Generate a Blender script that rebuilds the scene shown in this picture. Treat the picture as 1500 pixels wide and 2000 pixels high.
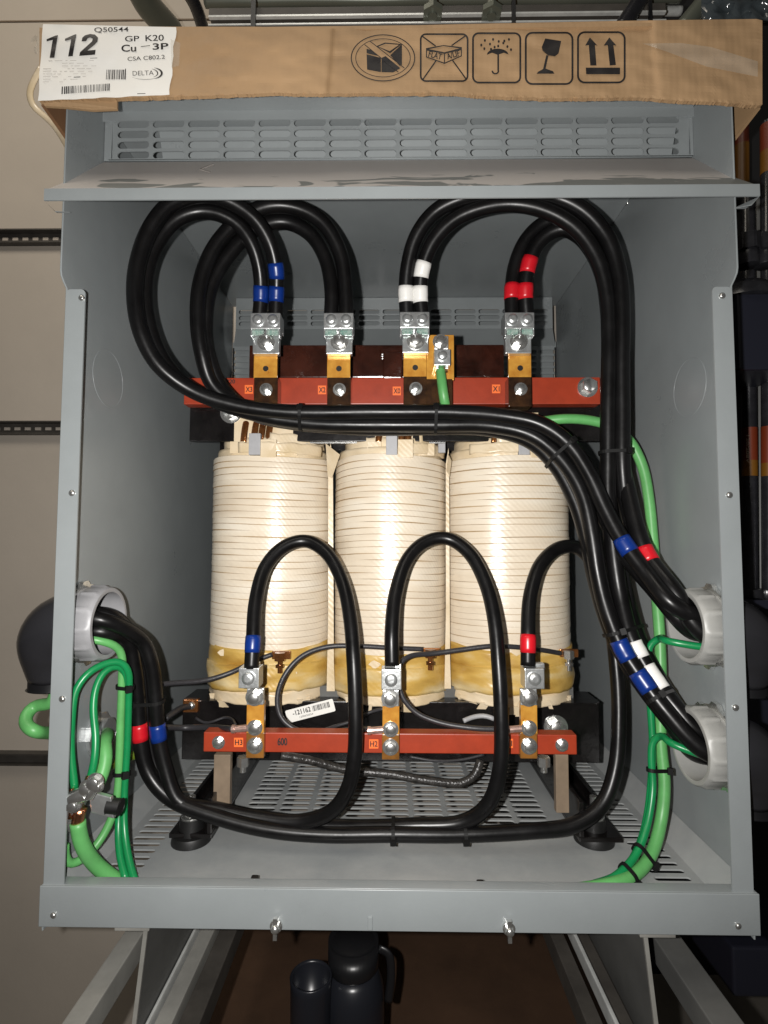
import bpy, bmesh, math, random
from mathutils import Vector, Matrix, noise
random.seed(7)
S = bpy.context.scene
for o in list(bpy.data.objects): bpy.data.objects.remove(o)

# ------------------------------------------------------------------ camera
F_PX, PITCH, YAW, ROLL = 1040.8, 0.0575, -0.01368, 0.00263
CAM = Vector((-0.00512, -0.59798, -0.01348))
cp, sp, cy, sy, cr, sr = math.cos(PITCH), math.sin(PITCH), math.cos(YAW), math.sin(YAW), math.cos(ROLL), math.sin(ROLL)
FW = Vector((sy*cp, cy*cp, sp)); R0 = Vector((cy, -sy, 0)); U0 = R0.cross(FW)
RT = R0*cr + U0*sr; UP = U0*cr - R0*sr
cd = bpy.data.cameras.new('camera'); cam = bpy.data.objects.new('camera', cd); S.collection.objects.link(cam)
m = Matrix.Identity(4)
for i in range(3): m[i][0], m[i][1], m[i][2], m[i][3] = RT[i], UP[i], -FW[i], CAM[i]
cam.matrix_world = m
cd.sensor_fit = 'HORIZONTAL'; cd.sensor_width = 36; cd.lens = 36*F_PX/1500
cd.clip_start = 0.01; cd.clip_end = 60
S.camera = cam
# ------------------------------------------------------------------ light: phone flash beside the lens, room lamp, added front fill, dim room
W = bpy.data.worlds.new('World'); S.world = W; W.use_nodes = True
bg = W.node_tree.nodes['Background']; bg.inputs[0].default_value = (1.0, 0.95, 0.88, 1); bg.inputs[1].default_value = 0.03
def lamp(name, kind, loc, energy, col, size, target=None):
    l = bpy.data.lights.new(name, kind); l.energy = energy; l.color = col
    o = bpy.data.objects.new(name, l); S.collection.objects.link(o); o.location = loc
    if kind == 'AREA': l.size = size
    else: l.shadow_soft_size = size
    if target is not None: o.rotation_euler = (Vector(target)-Vector(loc)).to_track_quat('-Z', 'Y').to_euler()
    return o
fl_ = lamp('flash', 'SPOT', CAM - RT*0.042 + UP*0.004, 36, (1.0, 0.975, 0.945), 0.005, CAM + FW*1.0 - RT*.03 - UP*.03)
fl_.data.spot_size = math.radians(166); fl_.data.spot_blend = 1.0
lamp('room_lamp', 'AREA', (-1.0, -0.3, 1.6), 7, (1.0, 0.90, 0.76), 0.5, (-0.7, 0.7, 0.6))
lamp('front_fill', 'AREA', (-0.2, -1.2, 2.2), 8, (1.0, 0.93, 0.82), 0.8, (0, 0.1, 0.3))  # overhead fill added to brighten the louvres, awning and lid
S.view_settings.view_transform = 'Standard'; S.view_settings.look = 'None'
S.view_settings.exposure = 0.0; S.view_settings.gamma = 1.0; S.view_settings.use_curve_mapping = False
S.cycles.max_bounces = 6; S.cycles.diffuse_bounces = 3; S.cycles.glossy_bounces = 4

# ------------------------------------------------------------------ pixel -> world
def ray(px, py): return FW + RT*((px-750)/F_PX) - UP*((py-1000)/F_PX)
def P(px, py, Y): d = ray(px, py); return CAM + d*((Y-CAM.y)/d.y)
def PX(px, py, X): d = ray(px, py); return CAM + d*((X-CAM.x)/d.x)
def PZ(px, py, Z): d = ray(px, py); return CAM + d*((Z-CAM.z)/d.z)
def proj(p):
    d = Vector(p)-CAM; k = d.dot(FW); return 750+F_PX*d.dot(RT)/k, 1000-F_PX*d.dot(UP)/k
HW, D, ZC, ZF = 0.382, 0.635, 0.546, -0.405      # half width, depth, ceiling, floor of the cabinet

# ------------------------------------------------------------------ materials
def mat(name, col, rough=.5, metal=0, coat=0, var=0, vscale=20, bump=0, bscale=200, col2=None, spec=.5, stretch=None, rvar=0):
    M = bpy.data.materials.new(name); M.use_nodes = True; nt = M.node_tree; b = nt.nodes['Principled BSDF']
    b.inputs['Base Color'].default_value = (*col, 1); b.inputs['Roughness'].default_value = rough
    b.inputs['Metallic'].default_value = metal; b.inputs['Coat Weight'].default_value = coat
    b.inputs['Coat Roughness'].default_value = .12; b.inputs['Specular IOR Level'].default_value = spec
    if var or bump or rvar:
        tc = nt.nodes.new('ShaderNodeTexCoord'); vec = tc.outputs['Object']
        if stretch:
            mp = nt.nodes.new('ShaderNodeMapping'); mp.inputs['Scale'].default_value = stretch
            nt.links.new(vec, mp.inputs[0]); vec = mp.outputs[0]
    if var or rvar:
        n = nt.nodes.new('ShaderNodeTexNoise'); n.inputs['Scale'].default_value = vscale; n.inputs['Detail'].default_value = 6
        n.inputs['Roughness'].default_value = .65
        nt.links.new(vec, n.inputs['Vector'])
    if var:
        r = nt.nodes.new('ShaderNodeValToRGB'); r.color_ramp.elements[0].position = .3; r.color_ramp.elements[1].position = .7
        c2 = col2 or tuple(min(1, c*(1+var)) for c in col)
        c1 = tuple(c*(1-var) for c in col) if not col2 else col
        r.color_ramp.elements[0].color = (*c1, 1); r.color_ramp.elements[1].color = (*c2, 1)
        nt.links.new(n.outputs['Fac'], r.inputs[0]); nt.links.new(r.outputs[0], b.inputs['Base Color'])
    if rvar:
        mr = nt.nodes.new('ShaderNodeMapRange'); mr.inputs[3].default_value = max(.03, rough-rvar); mr.inputs[4].default_value = rough+rvar
        nt.links.new(n.outputs['Fac'], mr.inputs[0]); nt.links.new(mr.outputs[0], b.inputs['Roughness'])
    if bump:
        n2 = nt.nodes.new('ShaderNodeTexNoise'); n2.inputs['Scale'].default_value = bscale; n2.inputs['Detail'].default_value = 3
        nt.links.new(vec, n2.inputs['Vector'])
        bp = nt.nodes.new('ShaderNodeBump'); bp.inputs['Strength'].default_value = bump; bp.inputs['Distance'].default_value = .002
        nt.links.new(n2.outputs['Fac'], bp.inputs['Height']); nt.links.new(bp.outputs[0], b.inputs['Normal'])
    return M
M = {}
M['paint'] = mat('grey_enamel', (.235, .255, .26), .30, var=.09, vscale=5, bump=.04, bscale=420, rvar=.10)
M['paint_floor'] = mat('worn_grey_enamel', (.24, .255, .26), .36, var=.16, vscale=9, bump=.05, bscale=400, col2=(.34, .35, .345), rvar=.1)
M['dusty'] = mat('dusty_enamel', (.25, .265, .265), .45, bump=.04, bscale=400)
M['black_cable'] = mat('black_cable', (.0045, .0043, .0045), .33, bump=.16, bscale=40, spec=.30, rvar=.14, var=.3, vscale=30)
M['black_plastic'] = mat('black_plastic', (.008, .008, .009), .35)
M['black_pipe'] = mat('black_coated_pipe', (.018, .018, .021), .26, bump=.06, bscale=50, rvar=.12, var=.4, vscale=30)
M['core'] = mat('black_varnished_steel', (.006, .005, .005), .24, bump=.3, bscale=40, var=.5, vscale=25, rvar=.1)
M['yoke'] = mat('brown_varnish', (.035, .010, .006), .2, coat=.5, var=.7, vscale=18, bump=.2, bscale=60)
M['tabdark'] = mat('dark_varnished_copper', (.012, .006, .004), .2, coat=.8, var=.8, vscale=60, col2=(.055, .024, .009))
M['copper'] = mat('varnished_copper_tab', (.55, .22, .03), .3, metal=.35, coat=.7, var=.3, vscale=55, col2=(.80, .42, .07), rvar=.08)
M['barecopper'] = mat('bare_copper', (.75, .33, .18), .28, metal=1, bump=.4, bscale=300)
M['red'] = mat('red_fibreglass', (.31, .036, .012), .40, var=.12, vscale=40, bump=.05, bscale=300)
M['alu'] = mat('tinned_aluminium', (.66, .68, .68), .32, metal=.85, bump=.12, bscale=250, rvar=.1, var=.08, vscale=60)
M['zinc'] = mat('zinc_plated_steel', (.74, .74, .72), .25, metal=.93, bump=.04, bscale=160, var=.12, vscale=80)
M['verdigris'] = mat('greased_strands', (.10, .27, .22), .3, metal=.3, var=.7, vscale=200, col2=(.5, .55, .5))
M['tan'] = mat('tan_laminate', (.20, .15, .105), .4, var=.2, vscale=30)
M['tie'] = mat('matte_black_nylon', (.005, .005, .005), .6, spec=.25)
M['blue'] = mat('blue_tape', (.003, .024, .17), .32)
M['redtape'] = mat('red_tape', (.52, .008, .016), .32)
M['white'] = mat('white_tape', (.78, .77, .74), .3)
M['green'] = mat('light_green_insulation', (.105, .35, .105), .42, var=.16, vscale=25, bump=.05, bscale=80)
M['dgreen'] = mat('dark_green_insulation', (.006, .20, .06), .33, var=.12, vscale=40)
M['olive'] = mat('olive_green_insulation', (.16, .24, .025), .4)
M['greywire'] = mat('charcoal_lead_wire', (.028, .027, .03), .42, bump=.2, bscale=150)
M['sleeve'] = mat('grey_braided_sleeve', (.028, .026, .024), .3, var=.7, vscale=120, bump=.6, bscale=250)
M['bushing'] = mat('grey_plastic', (.28, .28, .29), .42, var=.12, vscale=20)
M['bushing_light'] = mat('pale_grey_plastic', (.30, .30, .285), .42, var=.12, vscale=20)
M['sticker'] = mat('orange_sticker', (.85, .16, .03), .5)
M['ink'] = mat('black_ink', (.012, .010, .010), .6)
M['ink2'] = mat('faded_grey_ink', (.42, .39, .36), .7)
M['paper'] = mat('white_label_paper', (.82, .80, .75), .55, var=.02, vscale=8)
M['wall'] = mat('beige_wall_board', (.47, .42, .36), .75, var=.06, vscale=3, bump=.1, bscale=120)
M['concrete'] = mat('concrete', (.22, .195, .165), .8, var=.2, vscale=5, bump=.2, bscale=40)
M['brown'] = mat('brown_floor_board', (.085, .046, .026), .65, var=.25, vscale=7, bump=.1, bscale=60)
M['strut'] = mat('dark_strut', (.06, .054, .047), .5, metal=.1, var=.3, vscale=20)
M['galv'] = mat('galvanised_steel', (.62, .63, .61), .3, metal=.25, var=.2, vscale=25, rvar=.1)
M['whitesteel'] = mat('white_painted_steel', (.23, .225, .205), .55, var=.25, vscale=12)
M['greysteel'] = mat('grey_primer_steel', (.10, .10, .095), .5, var=.2, vscale=10)
M['conduit'] = mat('green_grey_conduit', (.14, .15, .12), .35, metal=.3)
M['orange'] = mat('orange_band', (.16, .026, .007), .45)
M['yellow'] = mat('amber_band', (.17, .07, .006), .45)
M['bandink'] = mat('cream_ink', (.42, .36, .28), .6)
M['elbow'] = mat('glossy_dark_grey_elbow', (.022, .022, .025), .2, coat=.25, bump=.05, bscale=30, rvar=.08)
M['navy'] = mat('navy_black_box', (.014, .015, .024), .4)
M['unlit'] = mat('unlit_dark', (.007, .007, .008), .8)  # near-black colour stands in for the unlit depth of the room
M['void'] = mat('black_rubber', (.006, .006, .006), .5)
M['bottle'] = mat('charcoal_bottle', (.012, .013, .017), .3)
M['film'] = mat('clear_tape', (.7, .65, .55), .12)
M['film'].node_tree.nodes['Principled BSDF'].inputs['Alpha'].default_value = .22
M['greyspacer'] = mat('grey_spacer', (.36, .36, .37), .45, var=.1, vscale=50)
M['copperlead'] = mat('varnished_copper_lead', (.34, .13, .04), .22, metal=.8, coat=.6, var=.4, vscale=90)
M['seam'] = mat('brown_seam', (.30, .19, .09), .4, var=.4, vscale=14, col2=(.52, .38, .22))  # browner tone for the groove faces between the coil turns
def paper_mat(name, c1, c2, c3, vs, st):
    Mm = bpy.data.materials.new(name); Mm.use_nodes = True; nt = Mm.node_tree; b = nt.nodes['Principled BSDF']
    b.inputs['Roughness'].default_value = .33; b.inputs['Coat Weight'].default_value = .25; b.inputs['Coat Roughness'].default_value = .25
    tc = nt.nodes.new('ShaderNodeTexCoord'); mp = nt.nodes.new('ShaderNodeMapping'); mp.inputs['Scale'].default_value = st
    n = nt.nodes.new('ShaderNodeTexNoise'); n.inputs['Scale'].default_value = vs; n.inputs['Detail'].default_value = 7
    r = nt.nodes.new('ShaderNodeValToRGB'); e = r.color_ramp.elements
    e[0].position = .28; e[0].color = (*c1, 1); e[1].position = .72; e[1].color = (*c3, 1)
    k = e.new(.5); k.color = (*c2, 1)
    # quilted weave: fine diagonal waves in the bump
    w = nt.nodes.new('ShaderNodeTexWave'); w.inputs['Scale'].default_value = 70; w.inputs['Distortion'].default_value = 1.2
    w.bands_direction = 'DIAGONAL'
    n3 = nt.nodes.new('ShaderNodeTexNoise'); n3.inputs['Scale'].default_value = 60
    ad = nt.nodes.new('ShaderNodeMath'); ad.operation = 'MULTIPLY_ADD'; ad.inputs[1].default_value = .25
    bp = nt.nodes.new('ShaderNodeBump'); bp.inputs['Strength'].default_value = .22; bp.inputs['Distance'].default_value = .002
    L = nt.links.new
    L(tc.outputs['Object'], mp.inputs[0]); L(mp.outputs[0], n.inputs['Vector']); L(n.outputs['Fac'], r.inputs[0]); L(r.outputs[0], b.inputs['Base Color'])
    L(tc.outputs['Object'], w.inputs['Vector']); L(tc.outputs['Object'], n3.inputs['Vector'])
    L(w.outputs['Fac'], ad.inputs[0]); L(n3.outputs['Fac'], ad.inputs[2]); L(ad.outputs[0], bp.inputs['Height']); L(bp.outputs[0], b.inputs['Normal'])
    return Mm
M['winding'] = paper_mat('cream_insulating_paper', (.65, .55, .42), (.73, .635, .50), (.77, .695, .575), 9, (1, 1, 4))
M['cream'] = paper_mat('cream_board', (.60, .47, .28), (.68, .55, .37), (.74, .63, .46), 25, (1, 1, 1))
M['varnish'] = paper_mat('amber_varnished_wrap', (.34, .18, .03), (.56, .36, .09), (.70, .58, .34), 11, (1, 1, 3.2))
M['cardin'] = mat('cardboard_inside', (.20, .10, .045), .8, var=.15, vscale=20)
M['flute'] = mat('torn_cardboard_edge', (.36, .22, .11), .9, var=.3, vscale=150)
def cardboard_mat():
    Mm = mat('cardboard', (.375, .24, .128), .62, var=.14, vscale=5, bump=.08, bscale=300, spec=.3)
    nt = Mm.node_tree; b = nt.nodes['Principled BSDF']
    w = nt.nodes.new('ShaderNodeTexWave'); w.inputs['Scale'].default_value = 45; w.inputs['Distortion'].default_value = .6; w.bands_direction = 'X'
    tc = nt.nodes.new('ShaderNodeTexCoord'); bp = nt.nodes.new('ShaderNodeBump'); bp.inputs['Strength'].default_value = .05; bp.inputs['Distance'].default_value = .002
    nt.links.new(tc.outputs['Object'], w.inputs['Vector']); nt.links.new(w.outputs['Fac'], bp.inputs['Height']); nt.links.new(bp.outputs[0], b.inputs['Normal'])
    return Mm
M['card'] = cardboard_mat()
# dust on the awning: bare streaks wiped along the front edge (dirt with a shape of its own)
def dust_nodes():
    nt = M['dusty'].node_tree; b = nt.nodes['Principled BSDF']; L = nt.links.new
    tc = nt.nodes.new('ShaderNodeTexCoord'); mp = nt.nodes.new('ShaderNodeMapping'); mp.inputs['Scale'].default_value = (6, 10, 22)
    n = nt.nodes.new('ShaderNodeTexNoise'); n.inputs['Scale'].default_value = 1.6; n.inputs['Detail'].default_value = 3; n.inputs['Distortion'].default_value = 1.1
    sx = nt.nodes.new('ShaderNodeSeparateXYZ')
    mr = nt.nodes.new('ShaderNodeMapRange'); zf_ = P(765, 367, -.032).z+.445; mr.inputs[1].default_value = zf_+.012; mr.inputs[2].default_value = zf_+.062; mr.inputs[3].default_value = .11; mr.inputs[4].default_value = -.25
    ad = nt.nodes.new('ShaderNodeMath'); ad.operation = 'ADD'
    r = nt.nodes.new('ShaderNodeValToRGB'); e = r.color_ramp.elements
    e[0].position = .525; e[0].color = (.52, .485, .455, 1); e[1].position = .55; e[1].color = (.19, .195, .185, 1)
    L(tc.outputs['Object'], mp.inputs[0]); L(mp.outputs[0], n.inputs['Vector']); L(tc.outputs['Object'], sx.inputs[0])
    L(sx.outputs['Z'], mr.inputs[0]); L(mr.outputs[0], ad.inputs[1]); L(n.outputs['Fac'], ad.inputs[0]); L(ad.outputs[0], r.inputs[0]); L(r.outputs[0], b.inputs['Base Color'])
dust_nodes()

# ------------------------------------------------------------------ object helpers
WL = {}
def tag(o, label=None, cat=None, group=None, kind=None):
    if label: o['label'] = label
    if cat: o['category'] = cat
    if group: o['group'] = group
    if kind: o['kind'] = kind
    return o
def thing(name, loc, label, cat, group=None):
    o = bpy.data.objects.new(name, None); S.collection.objects.link(o); o.location = loc; o.empty_display_size = .02
    WL[o] = Vector(loc); return tag(o, label, cat, group)
def link(name, me, material, parent=None, smooth=False):
    me.materials.clear(); me.materials.append(material)
    o = bpy.data.objects.new(name, me); me.name = name; S.collection.objects.link(o)
    if parent is not None:
        L = WL[parent]; o.parent = parent
    else:
        vs = [v.co for v in me.vertices]
        L = Vector((sum((min(v[i] for v in vs), max(v[i] for v in vs)))/2 for i in range(3))); L.z = min(v.z for v in vs)
        o.location = L
    WL[o] = L.copy()
    me.transform(Matrix.Translation(-L)); me.update()
    if smooth:
        for p in me.polygons: p.use_smooth = True
    return o
class MB:
    def __init__(s): s.bm = bmesh.new()
    def box(s, a, b):
        a, b = Vector(a), Vector(b); lo = Vector(map(min, a, b)); hi = Vector(map(max, a, b))
        g = bmesh.ops.create_cube(s.bm, size=1); d = hi-lo; c = (hi+lo)/2
        for v in g['verts']: v.co = Vector((c.x+v.co.x*d.x, c.y+v.co.y*d.y, c.z+v.co.z*d.z))
        return s
    def pbox(s, x0, y0, x1, y1, Y0, Y1):
        a = P(x0, y0, Y0); b = P(x1, y1, Y0); return s.box((a.x, Y0, a.z), (b.x, Y1, b.z))
    def obox(s, c, u, v, w):       # oriented box: centre and three half axes
        c, u, v, w = map(Vector, (c, u, v, w)); g = bmesh.ops.create_cube(s.bm, size=2)
        for k in g['verts']: k.co = c + u*k.co.x + v*k.co.y + w*k.co.z
        bmesh.ops.recalc_face_normals(s.bm, faces=s.bm.faces[:]); return s
    def cyl(s, p0, p1, r0, r1=None, n=20):
        p0, p1 = Vector(p0), Vector(p1); d = p1-p0; q = d.to_track_quat('Z', 'Y').to_matrix()
        g = bmesh.ops.create_cone(s.bm, cap_ends=True, segments=n, radius1=r0, radius2=r0 if r1 is None else r1, depth=d.length)
        for v in g['verts']: v.co = (p0+p1)/2 + q @ v.co
        return s
    def dome(s, c, ax, r, h, n=16):     # low rounded cap
        c, ax = Vector(c), Vector(ax).normalized(); q = ax.to_track_quat('Z', 'Y').to_matrix()
        g = bmesh.ops.create_uvsphere(s.bm, u_segments=n, v_segments=8, radius=1)
        for v in g['verts']: v.co = c + q @ Vector((v.co.x*r, v.co.y*r, max(-.05, v.co.z)*h))
        return s
    def poly(s, pts, thick):            # pts world polygon, extruded by vector thick
        vs = [s.bm.verts.new(p) for p in pts]; f = s.bm.faces.new(vs)
        r = bmesh.ops.extrude_face_region(s.bm, geom=[f])
        for e in r['geom']:
            if isinstance(e, bmesh.types.BMVert): e.co += Vector(thick)
        bmesh.ops.recalc_face_normals(s.bm, faces=s.bm.faces[:]); return s
    def build(s, name, material, parent=None, bevel=0, smooth=False, seg=2):
        if bevel:
            es = [e for e in s.bm.edges if e.is_manifold and e.calc_face_angle(0) > .5]
            bmesh.ops.bevel(s.bm, geom=es, offset=bevel, segments=seg, profile=.6, affect='EDGES', clamp_overlap=True)
        me = bpy.data.meshes.new(name); s.bm.to_mesh(me); s.bm.free()
        o = link(name, me, material, parent, smooth)
        if smooth: 
            try: me.set_sharp_from_angle(angle=math.radians(40))
            except Exception: pass
        return o
def eval_mesh(ob):
    bpy.context.view_layer.update()
    dg = bpy.context.evaluated_depsgraph_get(); me = bpy.data.meshes.new_from_object(ob.evaluated_get(dg))
    d = ob.data; bpy.data.objects.remove(ob); bpy.data.curves.remove(d); return me
def plate_mesh(polys, ext=0.0):
    cu = bpy.data.curves.new('c', 'CURVE'); cu.dimensions = '2D'; cu.fill_mode = 'BOTH'; cu.extrude = ext
    for pl in polys:
        sp_ = cu.splines.new('POLY'); sp_.points.add(len(pl)-1); sp_.use_cyclic_u = True
        for i, (x, y) in enumerate(pl): sp_.points[i].co = (x, y, 0, 1)
    ob = bpy.data.objects.new('c', cu); S.collection.objects.link(ob); return eval_mesh(ob)
def stadium(cx, cy, L, h, n=6):
    r = h/2; pts = []
    for i in range(n+1): a = -math.pi/2+math.pi*i/n; pts.append((cx+L/2-r+r*math.cos(a), cy+r*math.sin(a)))
    for i in range(n+1): a = math.pi/2+math.pi*i/n; pts.append((cx-L/2+r+r*math.cos(a), cy+r*math.sin(a)))
    return pts
def rrect(x0, y0, x1, y1, r, n=6):
    pts = []
    for cx, cy_, a0 in ((x1-r, y1-r, 0), (x0+r, y1-r, 90), (x0+r, y0+r, 180), (x1-r, y0+r, 270)):
        for i in range(n+1): a = math.radians(a0+90*i/n); pts.append((cx+r*math.cos(a), cy_+r*math.sin(a)))
    return pts
def plate(name, polys, thick, org, u, v, material, parent):
    me = plate_mesh(polys, thick/2); org, u, v = Vector(org), Vector(u), Vector(v); n = u.cross(v)
    for k in me.vertices: k.co = org + u*k.co.x + v*k.co.y + n*k.co.z
    return link(name, me, material, parent)
def catmull(pts, step=.004):
    pts = [Vector(p) for p in pts]; Q = [pts[0]*2-pts[1]] + pts + [pts[-1]*2-pts[-2]]; out = []
    for i in range(1, len(Q)-2):
        p0, p1, p2, p3 = Q[i-1:i+3]; t0 = 0; t1 = t0+max(1e-6, (p1-p0).length**.5); t2 = t1+max(1e-6, (p2-p1).length**.5); t3 = t2+max(1e-6, (p3-p2).length**.5)
        n = max(2, int((p2-p1).length/step))
        for j in range(n):
            t = t1+(t2-t1)*j/n
            A1 = p0*((t1-t)/(t1-t0))+p1*((t-t0)/(t1-t0)); A2 = p1*((t2-t)/(t2-t1))+p2*((t-t1)/(t2-t1)); A3 = p2*((t3-t)/(t3-t2))+p3*((t-t2)/(t3-t2))
            B1 = A1*((t2-t)/(t2-t0))+A2*((t-t0)/(t2-t0)); B2 = A2*((t3-t)/(t3-t1))+A3*((t-t1)/(t3-t1))
            out.append(B1*((t2-t)/(t2-t1))+B2*((t-t1)/(t2-t1)))
    out.append(pts[-1])
    for _ in range(3):
        out = [out[0]] + [(out[i-1]+out[i]*2+out[i+1])/4 for i in range(1, len(out)-1)] + [out[-1]]
    return out
def tube_mesh(pts, r, seg=14, closed=False, flat=1.0):
    bm = bmesh.new(); rings = []; n = len(pts)
    t0 = (pts[1]-pts[0]).normalized(); up = Vector((0, 0, 1)) if abs(t0.z) < .9 else Vector((1, 0, 0)); nr = (up-t0*up.dot(t0)).normalized()
    for i, p in enumerate(pts):
        a = pts[(i-1) % n] if closed or i > 0 else p; b = pts[(i+1) % n] if closed or i < n-1 else p
        t = (b-a).normalized(); nr = (nr-t*nr.dot(t)).normalized(); bn = t.cross(nr)
        rr = r(i/(n-1)) if callable(r) else r
        rings.append([bm.verts.new(p+nr*(rr*math.cos(2*math.pi*k/seg))+bn*(rr*flat*math.sin(2*math.pi*k/seg))) for k in range(seg)])
    for i in range(n if closed else n-1):
        A, B = rings[i], rings[(i+1) % n]
        for k in range(seg): bm.faces.new((A[k], A[(k+1) % seg], B[(k+1) % seg], B[k]))
    if not closed: bm.faces.new(rings[0][::-1]); bm.faces.new(rings[-1])
    bmesh.ops.recalc_face_normals(bm, faces=bm.faces[:])
    me = bpy.data.meshes.new('t'); bm.to_mesh(me); bm.free(); return me
def near(samples, px, py): return min(range(len(samples)), key=lambda i: (proj(samples[i])[0]-px)**2+(proj(samples[i])[1]-py)**2)
def wp(pts): return [p if isinstance(p, Vector) else P(*p) for p in pts]
def cable(name, pts, r, material, label, cat, group=None, bands=(), seg=14, step=.005, parent=None):
    s = catmull(wp(pts), step); ph = random.uniform(0, 50); nl = len(s)
    s = [p+noise.noise_vector(Vector((ph+i*step*9, ph, 0)))*r*.13*min(1, i/8, (nl-1-i)/8) for i, p in enumerate(s)]
    o = link(name, tube_mesh(s, r, seg), material, parent, True)
    if parent is None: tag(o, label, cat, group)
    for (bx, by, mk, hl) in bands:
        i = near(s, bx, by); acc = 0; a = i
        while a > 0 and acc < hl: acc += (s[a]-s[a-1]).length; a -= 1
        acc = 0; b = i
        while b < len(s)-1 and acc < hl: acc += (s[b]-s[b+1]).length; b += 1
        me = tube_mesh(s[a:b+1], lambda t: r*(1.055 if t < .3 else 1.085 if t < .78 else 1.06)+r*.012*math.sin(t*11+bx), seg)
        link('phase_tape', me, M[mk], o, True)['label'] = {'blue': 'blue', 'redtape': 'red', 'white': 'white'}[mk]+' phase tape'
    return o, s
def hull2(pts):
    pts = sorted(set(pts)); 
    def half(ps):
        h = []
        for p in ps:
            while len(h) > 1 and (h[-1][0]-h[-2][0])*(p[1]-h[-2][1])-(h[-1][1]-h[-2][1])*(p[0]-h[-2][0]) <= 0: h.pop()
            h.append(p)
        return h[:-1]
    return half(pts)+half(pts[::-1])
def tie(cabs, px, py, label, tail=None):
    """cable tie: strap round the hull of the cables at this spot, with a head"""
    cs = []; T = Vector()
    for s, r in cabs:
        i = near(s, px, py); a = s[max(0, i-2)]; b = s[min(len(s)-1, i+2)]; t = (b-a).normalized()
        if T.length and t.dot(T) < 0: t = -t
        T += t; cs.append((s[i], r))
    T.normalize(); O = sum((c for c, _ in cs), Vector())/len(cs)
    u = T.cross(Vector((0, 1, 0))).normalized(); v = T.cross(u)
    pts = []
    for c, r in cs:
        d = c-O
        for k in range(20): a = 2*math.pi*k/20; pts.append((d.dot(u)+(r+.0012)*math.cos(a), d.dot(v)+(r+.0012)*math.sin(a)))
    h = hull2(pts); loop = [O+u*x+v*y for x, y in h]
    # strap of rectangular section
    mb = MB(); bm = mb.bm; n = len(loop); rings = []
    for p in loop:
        q = (p-O).normalized(); rings.append([bm.verts.new(p+T*a*.0022+q*b) for a, b in ((-1, -.0004), (1, -.0004), (1, .0011), (-1, .0011))])
    for i in range(n):
        A, B = rings[i], rings[(i+1) % n]
        for k in range(4): bm.faces.new((A[k], A[(k+1) % 4], B[(k+1) % 4], B[k]))
    bmesh.ops.recalc_face_normals(bm, faces=bm.faces[:])
    hd = min(loop, key=lambda p: (p.y - (p-O).dot(u)*.5)); q = (hd-O).normalized()
    mb.obox(hd+q*.001, T*.004, q*.003, q.cross(T)*.0035)
    if tail: mb.obox(hd+Vector(tail)*.5, Vector(tail)*.5, T*.0018, q*.0006)
    return tag(mb.build('cable_tie', M['tie'], None), label, 'cable tie', 'black cable ties round the wiring')
# flat marks given in photo pixels on a plane Y = const
def refine(me, L=7):
    bm = bmesh.new(); bm.from_mesh(me); bmesh.ops.triangulate(bm, faces=bm.faces[:])
    for _ in range(7):
        es = [e for e in bm.edges if e.calc_length() > L]
        if not es: break
        bmesh.ops.subdivide_edges(bm, edges=es, cuts=1); bmesh.ops.triangulate(bm, faces=[f for f in bm.faces if len(f.verts) > 3])
    bm.to_mesh(me); bm.free()
def px_mesh(polys, fy):
    me = plate_mesh([[(x, -y) for x, y in pl] for pl in polys])
    if callable(fy): refine(me)
    for v in me.vertices:
        x, y = v.co.x, -v.co.y; p = P(x, y, fy(x, y) if callable(fy) else fy); v.co = p
    return me
def text_px(s, x0, y0, x1, y1, fy, rot=0, bold=.0, spin=0):
    cu = bpy.data.curves.new('t', 'FONT'); cu.body = s; cu.offset = bold; cu.fill_mode = 'BOTH'
    ob = bpy.data.objects.new('t', cu); S.collection.objects.link(ob); me = eval_mesh(ob)
    if spin:
        me.transform(Matrix.Rotation(math.radians(spin), 4, 'Z'))
    xs = [v.co.x for v in me.vertices]; ys = [v.co.y for v in me.vertices]
    ax, bx, ay, by = min(xs), max(xs), min(ys), max(ys); cx, cy_ = (x0+x1)/2, (y0+y1)/2; a = math.radians(rot)
    for v in me.vertices:
        dx = ((v.co.x-ax)/(bx-ax)-.5)*(x1-x0); dy = -((v.co.y-ay)/(by-ay)-.5)*(y1-y0)
        px, py = cx+dx*math.cos(a)-dy*math.sin(a), cy_+dx*math.sin(a)+dy*math.cos(a)
        v.co = P(px, py, fy(px, py) if callable(fy) else fy)
    return me
def join_meshes(ms):
    bm = bmesh.new()
    for k in ms: bm.from_mesh(k); bpy.data.meshes.remove(k)
    me = bpy.data.meshes.new('j'); bm.to_mesh(me); bm.free(); return me
def bar(x0, y0, x1, y1, w):
    dx, dy = x1-x0, y1-y0; L = math.hypot(dx, dy); nx, ny = -dy/L*w/2, dx/L*w/2
    return [(x0+nx, y0+ny), (x1+nx, y1+ny), (x1-nx, y1-ny), (x0-nx, y0-ny)]
def hexbolt(parent, c, r, name='hex_bolt', washer=True, h=None, dirn=(0, -1, 0), material='zinc'):
    c = Vector(c); d = Vector(dirn); h = h or r*.7; b = MB()
    if washer: b.cyl(c, c+d*r*.16, r*1.35, n=24)
    b.cyl(c+d*r*.16, c+d*(r*.16+h), r, n=6)
    b.cyl(c+d*(r*.16+h), c+d*(r*.24+h), r*.84, r*.72, n=18)
    return b.build(name, M[material], parent, smooth=True)

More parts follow.
